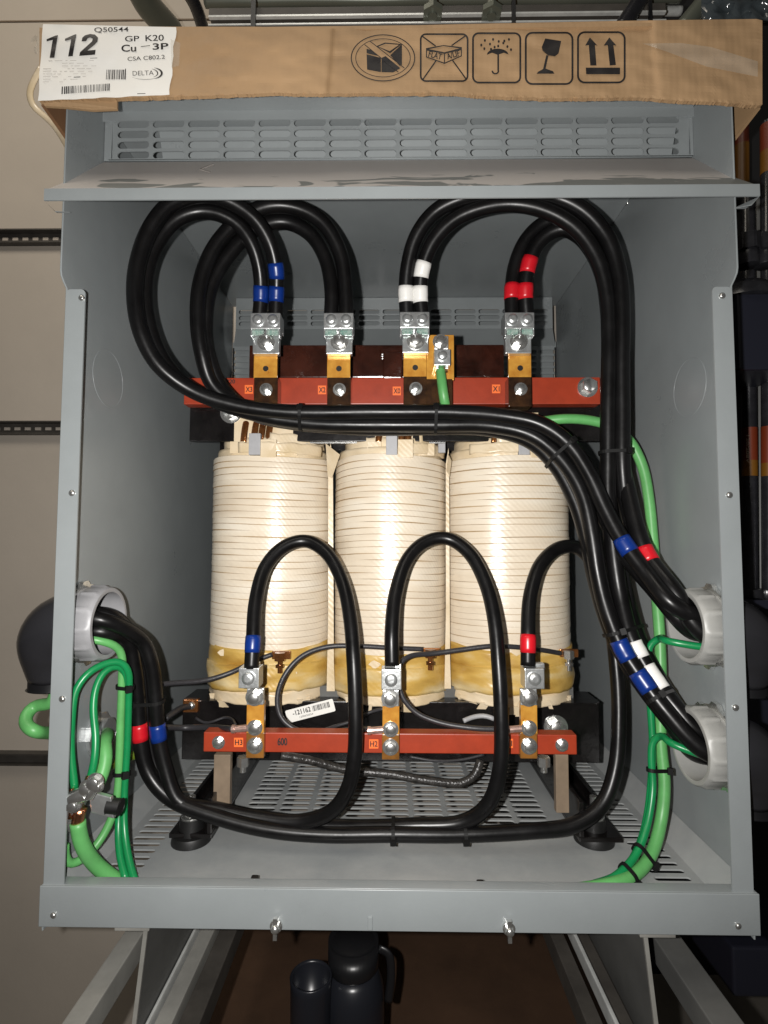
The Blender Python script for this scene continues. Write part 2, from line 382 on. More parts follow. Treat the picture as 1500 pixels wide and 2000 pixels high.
# ================================================================== SETTING
def struct(o): return tag(o, kind='structure')
YW = .70; ZG = -1.35; ZP = -.92
b = MB().box((-4, YW, ZG), (.46, YW+.1, 3)); struct(b.build('wall', M['wall']))
b = MB().box((.46, 1.15, ZG), (4, 1.25, 3)); struct(b.build('wall_right', M['unlit']))
b = MB().box((-6, -4, ZG-.05), (6, 6, ZG)); struct(b.build('floor', M['concrete']))
b = MB().box((-.43, -.02, ZG+.001), (.43, YW-.002, ZP+.016)); tag(b.build('plywood_platform', M['brown'], bevel=.002), 'dark brown plywood platform under the grey cabinet', 'platform')
# seam of the wall boards at top left
for k, (yy, lab) in enumerate(((447, 'dark slotted strut channel on the beige wall, uppermost of the three on the left'), (822, 'dark slotted strut channel on the beige wall, middle of the three on the left'), (1472, 'dark strut channel low on the beige wall behind the green wire loop'))):
    z0 = P(60, yy, YW-.02).z; z1 = P(60, yy+25, YW-.02).z
    t = thing('strut_channel', (-.75, YW, z1), lab, 'strut', 'strut channels on the left wall')
    b = MB(); b.box((-1.6, YW-.004, z1), (-.395, YW, z0)); b.box((-1.6, YW-.022, z0-.0035), (-.395, YW-.004, z0)); b.box((-1.6, YW-.018, z1), (-.395, YW-.004, z1+.003))
    b.build('channel', M['strut'], t)
    if k < 2:
        b = MB()
        for i in range(46):
            x = -1.58+i*.0257*1.0
            if x < -.42: b.box((x, YW-.0065, z1+.0115), (x+.014, YW-.0042, z1+.0185))
        b.build('slot_row', M['wall'], t)
b = MB(); z = P(120, 42, YW).z; b.box((-1.6, YW-.003, z-.0015), (-.3, YW, z+.0015)); tag(b.build('board_seam', M['tan']), 'thin brown joint line across the beige wall at top left', 'wall seam')

# ================================================================== CABINET
cab = thing('transformer_cabinet', (0, .3, -.445), 'open grey sheet metal transformer cabinet with louvred top and its front cover off', 'cabinet')
ZN = P(143, 557, 0).z
for s in (-1, 1):
    # side panel: one bent sheet in the YZ plane with the notch below the drip lip
    pr = [(0.0, ZF-.03), (D, ZF-.03), (D, ZC), (.0, ZC), (-.012, ZC-.005), (-.012, ZN+.012), (-.0105, ZN+.006), (-.006, ZN+.001), (0.0, ZN-.004)]
    b = MB(); b.poly([Vector((s*HW, y, z)) for y, z in pr], (s*.002, 0, 0)); sp_ = b.build('side_panel', M['paint'], cab, bevel=.0006, seg=1)
    # knock-out ring pressed in the sheet
    c = PX(212, 740, -HW) if s < 0 else PX(1346, 757, HW)
    pts = [c+Vector((0, .0375*math.cos(a), .0375*math.sin(a))) for a in [2*math.pi*k/48 for k in range(48)]]
    link('knockout_ring', tube_mesh(pts, .00038, 6, True), M['paint'], sp_, True)
    # front flange
    fl = rrect(0, 0, .0225, ZN-.006-(ZF-.01), .005)
    fl = [(x, y) for x, y in fl]
    xo = s*HW
    f = plate('front_flange', [[(x if s < 0 else -x, y) for x, y in fl]], .002, (xo, -.0012, ZF-.01), (1, 0, 0), (0, 0, 1), M['paint'], cab)
    for (px, py) in (((160, 582), (141, 963), (122, 1365)) if s < 0 else ((1410, 578), (1424, 967), (1436, 1382))):
        p = P(px, py, -.0022); q = MB(); q.cyl(p, p+Vector((0, -.001, 0)), .0036, n=20); q.dome(p+Vector((0, -.001, 0)), (0, -1, 0), .0028, .0014); q.build('screw', M['zinc'], f, smooth=True)
# floor pan with slots
holes = []
for s in (-1, 1):
    for i in range(39): holes.append(stadium(s*.324, .022+i*.0148, .043, .0078))
    for i in range(22): holes.append(stadium(s*.276, .270+i*.0148, .043, .0078))
for i in range(28):
    for j in range(9): holes.append(stadium(-.196+j*.049, .175+i*.0152, .044, .0104))
# real cut-outs near the mount pads are left whole
plate('floor_panel', [[(-HW+.001, .004), (HW-.001, .004), (HW-.001, D-.001), (-HW+.001, D-.001)]]+holes, .002, (0, 0, ZF), (1, 0, 0), (0, 1, 0), M['paint_floor'], cab)
# side kick strips where floor meets wall
for s in (-1, 1):
    b = MB(); b.poly([Vector((s*(HW-.0005), .006, ZF+.001)), Vector((s*(HW-.026), .006, ZF+.001)), Vector((s*(HW-.0005), .006, ZF+.024))], (0, D-.02, 0)); b.build('corner_gusset', M['paint_floor'], cab)
# front rail
ra = P(82, 1735, -.005); rb = P(1466, 1806, -.005)
ZR0 = P(774, 1819, -.005).z; ZR1 = P(774, 1738, -.005).z
b = MB(); b.box((-.384, -.0055, ZR0), (.386, -.0032, ZR1)); b.box((-.3835, -.0032, ZR1-.0022), (.3855, .012, ZR1)); b.box((-.3835, .0098, ZF+.001), (.3855, .012, ZR1-.0022)); b.box((-.3835, -.0032, ZR0), (.3855, .03, ZR0+.002))
rail = b.build('front_rail', M['paint'], cab, bevel=.0018, seg=3, smooth=True)
for px, py in ((105, 1787), (1441, 1808)):
    p = P(px, py, -.0056); q = MB(); q.cyl(p, p+Vector((0, -.0012, 0)), .0032, n=18); q.dome(p+Vector((0, -.0012, 0)), (0, -1, 0), .0026, .0015); q.build('screw', M['zinc'], rail, smooth=True)
for px, py in ((540, 1806), (993, 1811)):
    p = P(px, py, -.0056); q = MB(); q.cyl(p, p+Vector((0, -.003, 0)), .0066, n=22); q.cyl(p+Vector((0, -.003, 0)), p+Vector((0, -.008, 0)), .0048, n=8)
    q.dome(p+Vector((0, -.008, 0)), (0, -1, 0), .0045, .003); q.obox(p+Vector((0, -.006, .0075)), (.0022, 0, 0), (0, .002, 0), (0, 0, .0035)); q.obox(p+Vector((0, -.006, -.008)), (.002, 0, 0), (0, .002, 0), (0, 0, .003)); q.build('wing_screw', M['zinc'], rail, smooth=True)
p = P(723, 1803, -.0056); q = MB(); q.obox(p, (.0026, 0, 0), (0, .0014, 0), (0, 0, .007)); q.build('pressed_tab', M['paint'], rail, bevel=.001)
for px, py in ((497, 1719), (938, 1728)):
    p = P(px, py, .018); q = MB(); q.box((p.x-.004, .014, ZF+.001), (p.x+.004, .022, p.z+.004)); q.build('rubber_plug', M['void'], cab, bevel=.0018)
# ceiling and roof
b = MB().box((-HW, .062, ZC), (HW, D, ZC+.003)); b.build('roof_panel', M['paint'], cab)
b = MB().box((-HW, .0605, ZC-.012), (HW, .0625, ZC+.003)); b.box((-HW, -.012, ZC+.0005), (HW, .0605, ZC+.003)); b.build('roof_fascia', M['paint'], cab)
# front louvre panel, set back behind the drip lip
VY = .066; v0 = P(765, 312, VY).z; v1 = ZC-.002
sx = lambda px: P(px, 270, VY).x
holes = []
sl = sx(262)-sx(200)
for i in range(16):
    for y in (239.5, 259.5, 280, 300):
        c = P(261+i*68.85, y, VY); holes.append(stadium(c.x, P(765, y, VY).z-1.0*0, sl, .0104))
plate('vent_panel', [[(-HW+.001, v0), (HW-.001, v0), (HW-.001, v1), (-HW+.001, v1)]]+holes, .0018, (0, VY, 0), (1, 0, 0), (0, 0, 1), M['paint'], cab)
# raised border strip of the louvre plate
xL, xR = P(214, 300, VY).x, P(1352, 300, VY).x; zt = P(765, 214, VY).z
plate('vent_border', [[(xL, v0+.001), (xR, v0+.001), (xR, zt), (xL, zt)], [(xL+.004, v0+.002), (xR-.004, v0+.002), (xR-.004, zt-.003), (xL+.004, zt-.003)]], .002, (0, VY-.002, 0), (1, 0, 0), (0, 0, 1), M['paint'], cab)
# drip lip
YL = -.032; lt = P(765, 367, YL); lb = P(765, 389, YL); LH = .391
lx0, lx1 = P(88, 380, YL).x, P(1482, 372, YL).x
lip_root = MB(); 
v = [(-HW+.001, VY-.002, v0+.001), (HW-.001, VY-.002, v0+.001), (HW+.002, .000, 0), (lx1, YL, lt.z), (lx0, YL, lt.z), (-HW-.002, .0, 0)]
def zl(y): return lt.z+(v0-lt.z)*(y-YL)/(VY-YL)
v = [Vector((x, y, zl(y))) for x, y, _ in v]
lip_root.poly(v[::-1], (0, .0008, -.0016))
awn = lip_root.build('drip_awning', M['dusty'], cab)
b = MB(); b.box((lx0, YL-.0018, lb.z), (lx1, YL, lt.z+.0006))
b.poly([Vector((lx0, YL-.001, lb.z)), Vector((lx0+.012, YL-.001, lb.z-.012)), Vector((lx0+.016, YL+.02, lb.z+.0006)), Vector((lx0, YL+.02, lb.z+.0006))][::-1], (0, .002, 0))
b.poly([Vector((lx1, YL-.001, lb.z)), Vector((lx1-.008, YL-.001, lb.z-.009)), Vector((lx1-.014, YL+.02, lb.z+.0006)), Vector((lx1, YL+.02, lb.z+.0006))], (0, .002, 0))
b.build('drip_lip_edge', M['paint'], cab, bevel=.0006, seg=2)
# pencil tick on the awning
def on_awn(px, py):
    d = ray(px, py); lo, hi = YL, VY
    for _ in range(40):
        mid = (lo+hi)/2; p = P(px, py, mid)
        if p.z < zl(mid): lo, hi = lo, mid
        else: lo, hi = mid, hi
    return P(px, py, mid)+Vector((0, -.0006, .0006))
b = MB()
for x0, y0, x1, y1 in ((391, 331, 417, 321), (391, 331, 411, 337)):
    pl = [on_awn(*q) for q in bar(x0, y0, x1, y1, 2.4)]; b.poly(pl, (0, .0003, -.0003))
b.build('pencil_mark', M['ink2'], awn)
# back panel: louvre strip at the top, sloping sheet, lower louvre rows
holes = []; BY = D-.045
zs = lambda y, Y: P(765, y, Y).z
b = MB().box((-HW+.001, D+.022, ZF), (HW-.001, D+.025, ZC)); b.build('added_rear_plate', M['paint'], cab)  # plate added behind the back vents so their openings come out darker
b = MB(); b.poly([Vector((-.318, .082, ZC-.004)), Vector((HW-.01, .082, ZC-.004)), Vector((HW-.01, .108, v0+.004)), Vector((-.318, .108, v0+.004))], (0, .001, 0)); b.build('vent_baffle', M['paint'], cab)
for i in range(13):
    for y in (609, 620.5, 632): holes.append(stadium(P(487+i*46.8, y, BY).x, zs(y, BY), P(41+765, y, BY).x-P(765, y, BY).x, .0098))
zb0 = zs(643, BY)
bx0, bx1 = P(461, 620, BY).x, P(1079, 620, BY).x
plate('back_vent_strip', [[(bx0, zb0), (bx1, zb0), (bx1, ZC-.001), (bx0, ZC-.001)]]+holes, .0018, (0, BY, 0), (1, 0, 0), (0, 0, 1), M['paint'], cab)
b = MB(); zb1 = zs(676, D-.002)
b.poly([Vector((bx0, BY, zb0)), Vector((bx1, BY, zb0)), Vector((HW-.003, D-.002, zb1)), Vector((-HW+.003, D-.002, zb1))], (0, .001, .0016)); b.build('back_slope', M['paint'], cab)
holes = []
for i in range(17):
    for j in range(5):
        holes.append(stadium(-.36+.001+i*.045, zb1-.014-j*.0145, .038, .0094))
for i in range(17):
    for j in range(8):
        holes.append(stadium(-.36+i*.045, ZF+.03+j*.0145, .038, .0094))
plate('back_panel', [[(-HW+.001, ZF), (HW-.001, ZF), (HW-.001, zb1+.01), (-HW+.001, zb1+.01)]]+holes, .0018, (0, D, 0), (1, 0, 0), (0, 0, 1), M['paint'], cab)
for s in (-1, 1):
    b = MB(); x = s*(HW-.0035); b.box((x-.0015, D-.003, ZF+.01), (x+.0015, D-.0012, zb1-.004)); b.build('corner_gap', M['void'], cab)
# small rivets inside
for px, py, X in ((1225, 397, HW), (1134, 522, HW)):
    p = PX(px, py, X); b = MB(); b.dome(p, (-1, 0, 0), .003, .002); b.build('rivet', M['zinc'], cab, smooth=True)

# ================================================================== CORE AND COILS
core = thing('transformer', (0, .3, ZF), 'three phase dry transformer with three cream paper coils, black clamps and red terminal bars', 'transformer')
# clamps
b = MB().pbox(371, 792, 1188, 862, .238, .246); b.pbox(371, 792, 1188, 800, .246, .30); cl = b.build('core_clamp', M['core'], core, bevel=.0015)
b = MB().pbox(357, 1368, 1172, 1490, .232, .240); b.pbox(357, 1366, 1172, 1374, .240, .30); cl2 = b.build('core_clamp', M['core'], core, bevel=.0015)
p = P(452, 806, .238); hexbolt(cl, p, .013); p = P(1085, 1420, .232); hexbolt(cl2, p, .0135, h=.012)
p = P(1378/1.0-930, 1300, .238)
# yokes and limbs
b = MB().pbox(487, 674, 985, 737, .275, .36); b.build('upper_yoke', M['yoke'], core, bevel=.002)
b = MB().pbox(487, 737, 985, 790, .285, .36); b.build('yoke_lower_lamination', M['core'], core)
b = MB().pbox(748, 686, 786, 740, .262, .275); b.pbox(742, 680, 792, 694, .264, .275); b.build('yoke_strap', M['yoke'], core, bevel=.003)
b = MB().pbox(420, 1338, 1120, 1372, .26, .38); b.build('lower_yoke', M['greysteel'], core)
b = MB().pbox(430, 850, 1105, 880, .30, .38); b.build('upper_spacer', M['core'], core)
b = MB().pbox(560, 856, 870, 866, .25, .262); b.build('tie_rod', M['zinc'], core)
for s in (-1, 1):
    b = MB(); b.box((s*.235, .105, ZF+.012), (s*.29, .55, ZF+.018)); b.box((s*.235, .105, ZF+.018), (s*.241, .55, ZF+.062)); b.box((s*.284, .16, ZF+.018), (s*.29, .55, ZF+.03)); rl = b.build('foot_rail', M['core'], core, bevel=.001)
    pp = PZ(374 if s < 0 else 1160, 1640, ZF+.002); b = MB(); b.cyl((pp.x, pp.y, ZF+.001), (pp.x, pp.y, ZF+.012), .026, .024, 32); b.cyl((pp.x, pp.y, ZF+.012), (pp.x, pp.y, ZF+.03), .017, .015, 28)
    b.build('rubber_mount', M['void'], rl, bevel=.002, smooth=True)
    b = MB(); b.cyl((pp.x, pp.y, ZF+.03), (pp.x, pp.y, ZF+.034), .014, n=24); b.cyl((pp.x, pp.y, ZF+.034), (pp.x, pp.y, ZF+.042), .009, n=6); b.cyl((pp.x, pp.y, ZF+.042), (pp.x, pp.y, ZF+.058), .0045, n=14); b.build('mount_bolt', M['zinc'], rl, smooth=True)
# coil body: stacked turns of paper covered strap
def coil(cx, cyy, rx, ry, ztop, zmid, zbot, seed):
    rnd = random.Random(seed); bm = bmesh.new(); N = 120; z = ztop; prof = []
    pitch = .0096
    while z > zmid:
        h = pitch*rnd.uniform(.93, 1.07); e = rnd.uniform(-.00022, .00022); ph = rnd.uniform(0, 6.28)
        q = rnd.choice((.8, 1, 1, 1.3)); prof += [(z-.00022*q, e-.0011, ph), (z-.00075*q, e-.00008, ph), (z-h*.5, e+.00016, ph), (z-h+.0002, e+.0001, ph), (z-h, e-.0011, ph)]
        z -= h
    rings = []
    for (zz, dr, ph) in prof:
        ring = []
        for k in range(N):
            a = 2*math.pi*k/N
            w = .0008*math.sin(2*a+seed)+.0002*math.sin(5*a+ph)+.0009*noise.noise(Vector((math.cos(a)*1.6+seed, math.sin(a)*1.6, zz*9)))
            sag = .0016*math.sin(a*2+seed)+.0009*math.sin(a*3+ph*.3)
            # super-ellipse: slightly flattened front
            ca, sa = math.cos(a), math.sin(a); ex = 2/2.25
            x = abs(ca)**ex*(1 if ca > 0 else -1); y = abs(sa)**ex*(1 if sa > 0 else -1)
            ring.append(bm.verts.new((cx+x*(rx+dr+w), cyy+y*(ry+dr+w), zz+sag)))
        rings.append(ring)
    for i in range(len(rings)-1):
        for k in range(N): bm.faces.new((rings[i][k], rings[i+1][k], rings[i+1][(k+1) % N], rings[i][(k+1) % N]))
    bm.faces.new(rings[0][::-1])
    bmesh.ops.recalc_face_normals(bm, faces=bm.faces[:])
    me = bpy.data.meshes.new('coil'); bm.to_mesh(me); bm.free()
    c = link('coil', me, M['winding'], core, True)
    me.materials.append(M['seam'])
    for p_ in me.polygons:
        if (p_.index//N) % 5 in (3, 4) and p_.index < N*(len(rings)-1): p_.material_index = 1
    me.set_sharp_from_angle(angle=math.radians(30))
    def wrap(name, z1, z0, dr, material, lump=.0006, rows=10, a0=0, a1=2*math.pi, sl=0, closed=True, lip=.0):
        bm = bmesh.new(); n = max(12, int(N*(a1-a0)/(2*math.pi))); R = []
        for j in range(rows+1):
            t = j/rows; ring = []
            for k in range(n if closed else n+1):
                a = a0+(a1-a0)*k/n; ca, sa = math.cos(a), math.sin(a); ex = 2/2.25
                x = abs(ca)**ex*(1 if ca > 0 else -1); y = abs(sa)**ex*(1 if sa > 0 else -1)
                q = noise.noise(Vector((x*3+seed, y*3, (z1+(z0-z1)*t)*60)))
                d = dr+lump*q*2+lip*math.sin(t*math.pi)
                edge = noise.noise(Vector((x*6+seed, y*6, seed+10*(t > .5))))*(.003 if lump > .0008 else .0004)*(abs(t-.5)*2)
                zz = z1+(z0-z1)*t+edge+sl*math.sin(a)+sl*.6*math.sin(2*a+1)
                ring.append(bm.verts.new((cx+x*(rx+d), cyy+y*(ry+d), zz)))
            R.append(ring)
        for i in range(rows):
            m_ = len(R[0])
            for k in range(m_ if closed else m_-1): bm.faces.new((R[i][k], R[i+1][k], R[i+1][(k+1) % m_], R[i][(k+1) % m_]))
        if closed: bm.faces.new(R[0][::-1]); bm.faces.new(R[-1])
        bmesh.ops.recalc_face_normals(bm, faces=bm.faces[:])
        me = bpy.data.meshes.new(name); bm.to_mesh(me); bm.free(); o = link(name, me, material, c, True)
        if not closed: md = o.modifiers.new('s', 'SOLIDIFY'); md.thickness = .0012
        return o
    return c, wrap
def pxX(px, Y): return P(px, 1065, Y).x
YC = .315
coils = []
for i, (xl, xr, sd) in enumerate(((410, 640, 1), (653, 872, 5), (876, 1116, 9))):
    x0, x1 = pxX(xl, YC-.045), pxX(xr, YC-.045)
    if i == 0: x1 = pxX(641, YC-.03)
    cx = (x0+x1)/2; rx = (x1-x0)/2*1.035; YF = YC-.1
    zt = P(765, 888, YF).z; zm = P(765, (1266, 1272, 1268)[i], YF).z; zb_ = P(765, 1384, YF).z
    c, wrap = coil(cx, YC, rx, .1, zt, zm, zb_, sd)
    coils.append((c, cx, rx))
    wrap('varnished_wrap', zm+.001, zm-.052, .0016, M['varnish'], .0012, 10, sl=.004)
    wrap('varnished_wrap', zm-.030, zm-.070, .0036, M['varnish'], .0018, 10, sl=-.003, lip=.001)
    wrap('base_wrap', zm-.066, zb_+.006, .0008, M['cream'], .0016, 8, sl=.002)
    wrap('top_collar', zt+.014, zt-.002, -.0062, M['cream'], .0007, 4)
    wrap('top_collar', zt+.032, zt+.012, -.0155, M['cream'], .0012, 4, sl=.0016)
    wrap('paper_flap', zt+.020, zt+.004, -.001, M['cream'], .0012, 5, a0=math.radians((250, 285, 230)[i]), a1=math.radians((330, 340, 285)[i]), closed=False)
    wrap('paper_flap', zt+.036, zt+.018, -.010, M['cream'], .0014, 5, a0=math.radians((275, 300, 255)[i]), a1=math.radians((345, 352, 300)[i]), closed=False)
    # spacers sticking out of the top
    gx = (497, 765, 1024)[i]
    for q, (dx, w, y0, y1, mk, dy) in enumerate(((0, 11, 846, 888, 'greyspacer', -.003), (27, 15, 858, 893, 'cream', -.0005), (-34, 14, 862, 886, 'cream', .012), (62, 22, 866, 890, 'cream', .016), (98, 7, 866, 884, 'greyspacer', .03))):
        Yq = YC-.1+dy; b = MB().pbox(gx+dx-w, y0, gx+dx+w, y1, Yq, Yq+.008); b.build('spacer_block', M[mk], c, bevel=.0008)
    # ragged tails at the foot
    rr = random.Random(sd)
    for q in range(9):
        a = math.radians(rr.uniform(205, 335)); x = cx+rx*math.cos(a)*1.01; y = YC+.1*math.sin(a)*1.01; l = rr.uniform(.008, .022)
        b = MB(); b.obox((x, y-.002, zb_+.004-l/2+rr.uniform(0, .012)), (rr.uniform(.002, .008), rr.uniform(-.001, .001), 0), (0, .0008, 0), (rr.uniform(-.004, .004), -.002, l/2)); b.build('paper_tail', M['cream'], c)
    for q in range(3):
        a = math.radians(rr.uniform(235, 300)); s2 = 1.03; x = cx+rx*math.cos(a)*s2; y = YC+.1*math.sin(a)*s2; z = zm-.028+rr.uniform(-.012, .03)
        pts = []
        for k in range(8): an = 2*math.pi*k/8; pts.append(Vector((x+rr.uniform(.006, .013)*math.cos(an), y+.002*math.cos(an)*math.cos(a), z+rr.uniform(.003, .007)*math.sin(an))))
        b = MB(); b.poly(pts, (0, -.002, 0)); b.build('paper_tail', M['cream'], c, bevel=.0004)
    # copper leads rising to the bar
    for q in range(4):
        px = ((478, 498, 512, 526), (742, 772, 786, 799), (968, 978, 986, 994))[i][q]
        s = catmull([P(px-3, 866, .232), P(px-1, 846, .232), P(px+2, 828, .236), P(px+8, 805, .25)], .004); link('copper_lead', tube_mesh(s, .0052, 10, flat=.35), M['copperlead'], c, True)
    b = MB(); x0_, x1_ = ((458, 572), (733, 806), (962, 1052))[i]
    b.pbox(x0_, 806, x1_, 868, .2375-.0005, .2379); b.build('lead_paper', M['cream'], c)
# interphase paper barriers
for (xa, xb, yt, yb, tip) in ((641, 650, 896, 1350, 1), (871, 877, 905, 1345, 0)):
    b = MB(); Yb = .245; pts = [P(xa, yt, Yb), P((xa+xb)/2+ (0 if tip else 2), yt-30, Yb), P(xb, yt-6, Yb), P(xb+2, yb-60, Yb), P(xb+4, yb, Yb), P(xa-3, yb, Yb), P(xa, yb-150, Yb)]
    b.poly(pts[::-1], (0, .0012, 0)); b.build('paper_barrier', M['cream'], core)
b = MB(); b.poly([P(636, 866, .225), P(664, 888, .245), P(648, 934, .235), P(640, 930, .228)][::-1], (0, .001, 0)); b.build('paper_barrier', M['cream'], core)
b = MB(); b.poly([P(875, 886, .228), P(882, 900, .24), P(878, 930, .24), P(872, 920, .23)][::-1], (0, .001, 0)); b.build('paper_barrier', M['cream'], core)

# terminal bars
b = MB().pbox(360, 738, 1173, 789, .215, .236); ub = b.build('terminal_bar', M['red'], core, bevel=.0012)
b = MB().pbox(398, 1430, 1127, 1474, .118, .138); lbar = b.build('terminal_bar', M['red'], core, bevel=.0012)
hexbolt(ub, P(1147, 757, .215), .0115, h=.012); 
for px, py in ((427, 1450), (1097, 1455)): hexbolt(lbar, P(px, py, .118), .0063, h=.006)
for px, a, c_ in ((433, 418, 448), (1098, 1085, 1112)):
    b = MB().pbox(a, 1474, c_, 1588, .124, .134); b.build('bar_support', M['tan'], core, bevel=.0008)
def sticker(s, x0, y0, x1, y1, Y, parent, rot=0):
    w, h = x1-x0, y1-y0
    o = link('phase_sticker', px_mesh([[(x0, y0), (x1, y0), (x1, y1), (x0, y1)]], Y-.0008), M['sticker'], parent)
    link('printed_letters', text_px(s, x0+w*.10, y0+h*.19, x1-w*.08, y1-h*.20, Y-.0011, bold=.02), M['ink'], parent)
for s, x, y in (('X3', 478, 752), ('X2', 621, 753), ('X0', 767, 755), ('X1', 961, 751)): sticker(s, x, y, x+16, y+17, .215, ub)
for s, x, y in (('H3', 457, 1441), ('H2', 721, 1444), ('H1', 984, 1443)): sticker(s, x, y, x+18, y+18, .118, lbar)
link('printed_letters', text_px('600', 542, 1441, 561, 1456, .118-.0008, bold=.03), M['ink'], lbar)
link('printed_letters', text_px('R20', 442, 741, 459, 749, .215-.0008, bold=.02), M['ink'], ub)
# sticker with bar code on the lower clamp
YS = .231; 
def rot_poly(pts, cx, cy_, a):
    a = math.radians(a); return [(cx+(x-cx)*math.cos(a)-(y-cy_)*math.sin(a), cy_+(x-cx)*math.sin(a)+(y-cy_)*math.cos(a)) for x, y in pts]
CS = (606, 1388); RS = -14.5
lab = link('barcode_sticker', px_mesh([rot_poly(rrect(558, 1376, 654, 1401, 3), *CS, RS)], YS), M['paper'], core)
link('printed_letters', text_px('-121162', 571, 1384, 607, 1394, YS-.0004, RS, .02), M['ink'], lab)
l = [v.co.copy() for v in lab.data.vertices]
rr = random.Random(3); bars = []; x = 611
while x < 646: w = rr.choice((.7, 1.0, 1.6)); bars.append(rot_poly([(x, 1380), (x+w, 1380), (x+w, 1391), (x, 1391)], *CS, RS)); x += w+rr.choice((.8, 1.1, 1.5))
link('bar_code', px_mesh(bars, YS-.0004), M['ink'], lab)
# move text to the left part of the rotated label: small print line
link('printed_letters', text_px('1200650054', 585, 1395.5, 612, 1399, YS-.0004, RS), M['ink'], lab)

# lugs
def lug2(x, ytop, Y=.183, tabw=44, shift=0):
    """two-hole secondary lug: barrel block, tongue with bolt, copper tab below"""
    b = MB().pbox(x-29, ytop, x+29, ytop+31, Y-.022, Y+.006); b.pbox(x-24+shift, ytop+31, x+27+shift, ytop+80, Y-.006, Y+.006)
    for dx in (-29, 0, 26): b.pbox(x+dx, ytop+31, x+dx+3, ytop+46, Y-.020, Y-.006)
    L = b.build('terminal_lug', M['alu'], core, bevel=.0012)
    for dx in (-14, 15):
        p = P(x+dx, ytop+14, Y-.022); q = MB(); q.cyl(p+Vector((0, .001, 0)), p-Vector((0, .0022, 0)), .0092, n=24); q.dome(p-Vector((0, .0022, 0)), (0, -1, 0), .008, .0035); q.cyl(p-Vector((0, .004, 0)), p-Vector((0, .0064, 0)), .0042, .0036, n=6); q.build('set_screw', M['alu'], L, smooth=True)
        q = MB()
        for k in range(6):
            a = P(x+dx-9+k*3.6, ytop+44, Y-.012); q.cyl(a, a+Vector((0, 0, .012)), .0016, n=6)
        q.build('wire_strands', M['verdigris'], L, smooth=True)
    hexbolt(L, P(x+2+shift, ytop+57, Y-.006), .0098, h=.008)
    b = MB().pbox(x-22, ytop+70, x+23, ytop+128, Y+.006, Y+.012); tb = b.build('copper_tab', M['copper'], L, bevel=.0008)
    p = P(x+1, ytop+109, Y+.0058); q = MB(); q.cyl(p, p-Vector((0, .0006, 0)), .0042, n=18); q.build('bolt_hole', M['void'], L)
    b = MB().pbox(x-22, ytop+126, x+24, ytop+184, Y+.0055, Y+.031); b.build('varnished_tab', M['tabdark'], L, bevel=.0012)
    hexbolt(L, P(x+2, ytop+150, Y+.0055), .0072, h=.007)
    return L
lug2(518, 611); lug2(661, 611); 
L0 = lug2(810, 609, shift=0); lug2(1015, 610, shift=-4)
# the earthed neutral has a wider tab with a small lug beside it
b = MB().pbox(833, 654, 887, 742, .189, .195); b.build('copper_tab', M['copper'], L0, bevel=.0008)
b = MB().pbox(833, 740, 884, 793, .1885, .214); b.build('varnished_tab', M['tabdark'], L0, bevel=.001)
b = MB().pbox(848, 656, 876, 682, .183, .189); b.pbox(848, 682, 880, 713, .165, .189); b.pbox(851, 713, 857, 720, .170, .186); b.pbox(870, 713, 876, 720, .170, .186)
Lg = b.build('terminal_lug', M['alu'], core, bevel=.001)
hexbolt(Lg, P(860, 668, .183), .0085); p = P(864, 695, .165); q = MB(); q.cyl(p+Vector((0, .001, 0)), p-Vector((0, .003, 0)), .0078, n=22); q.dome(p-Vector((0, .003, 0)), (0, -1, 0), .0072, .003); q.build('set_screw', M['alu'], Lg, smooth=True)
q = MB()
for k in range(5): a = P(856+k*4, 728, .178); q.cyl(a, a+Vector((0, 0, .016)), .0014, n=6)
q.build('wire_strands', M['barecopper'], Lg, smooth=True)
def lug1(x, ytop, dx, tw=33, Y=.098, light=False):
    """single primary lug on an upright copper strap bolted to the lower bar"""
    b = MB().pbox(x-19+dx, ytop, x+20+dx, ytop+40, Y-.014, Y+.010); b.pbox(x-15, ytop+40, x+17, ytop+72, Y+.002, Y+.010); b.pbox(x+dx-6, ytop-10, x+dx+20, ytop, Y+.002, Y+.012)
    L = b.build('terminal_lug', M['alu'], core, bevel=.001)
    p = P(x+dx, ytop+20, Y-.014); q = MB(); q.cyl(p+Vector((0, .001, 0)), p-Vector((0, .002, 0)), .0092, n=24); q.dome(p-Vector((0, .002, 0)), (0, -1, 0), .0082, .003); q.cyl(p-Vector((0, .004, 0)), p-Vector((0, .0058, 0)), .004, n=6); q.build('set_screw', M['alu'], L, smooth=True)
    hexbolt(L, P(x, ytop+56, Y+.002), .0085, h=.0085)
    q = MB()
    for k in range(6): a = P(x-4+dx*.4-6+k*3.4, ytop+1, Y+.001); q.cyl(a, a+Vector((0, 0, .014)), .0013, n=6)
    q.build('wire_strands', M['zinc'], L, smooth=True)
    b = MB().pbox(x-15, ytop+66, x+18, ytop+129, Y+.010, Y+.0195); b.build('copper_tab', M['copper'], L, bevel=.0008)
    b = MB().pbox(x-16, ytop+126, x+18, ytop+176, Y+.0095, Y+.0195); b.build('varnished_tab', M['tan2'], L, bevel=.001)
    hexbolt(L, P(x+1, ytop+116, Y+.010), .0075, h=.006); hexbolt(L, P(x+1, ytop+151, Y+.0095), .0078, h=.007)
    # crimped ring of the tap lead
    b = MB(); a = P(x-38, ytop+119, Y+.008); c_ = P(x-14, ytop+117, Y+.008); b.cyl(a, c_, .0045, .0045, 12); b.cyl(P(x-44, ytop+119, Y+.008), a, .0055, n=12); b.build('crimp_ring', M['crimp'], L, smooth=True)
    return L
M['tan2'] = mat('amber_varnished_strap', (.20, .085, .018), .25, coat=.5, var=.4, vscale=40)
M['crimp'] = mat('tinned_copper_crimp', (.62, .42, .36), .3, metal=.8, var=.3, vscale=100)
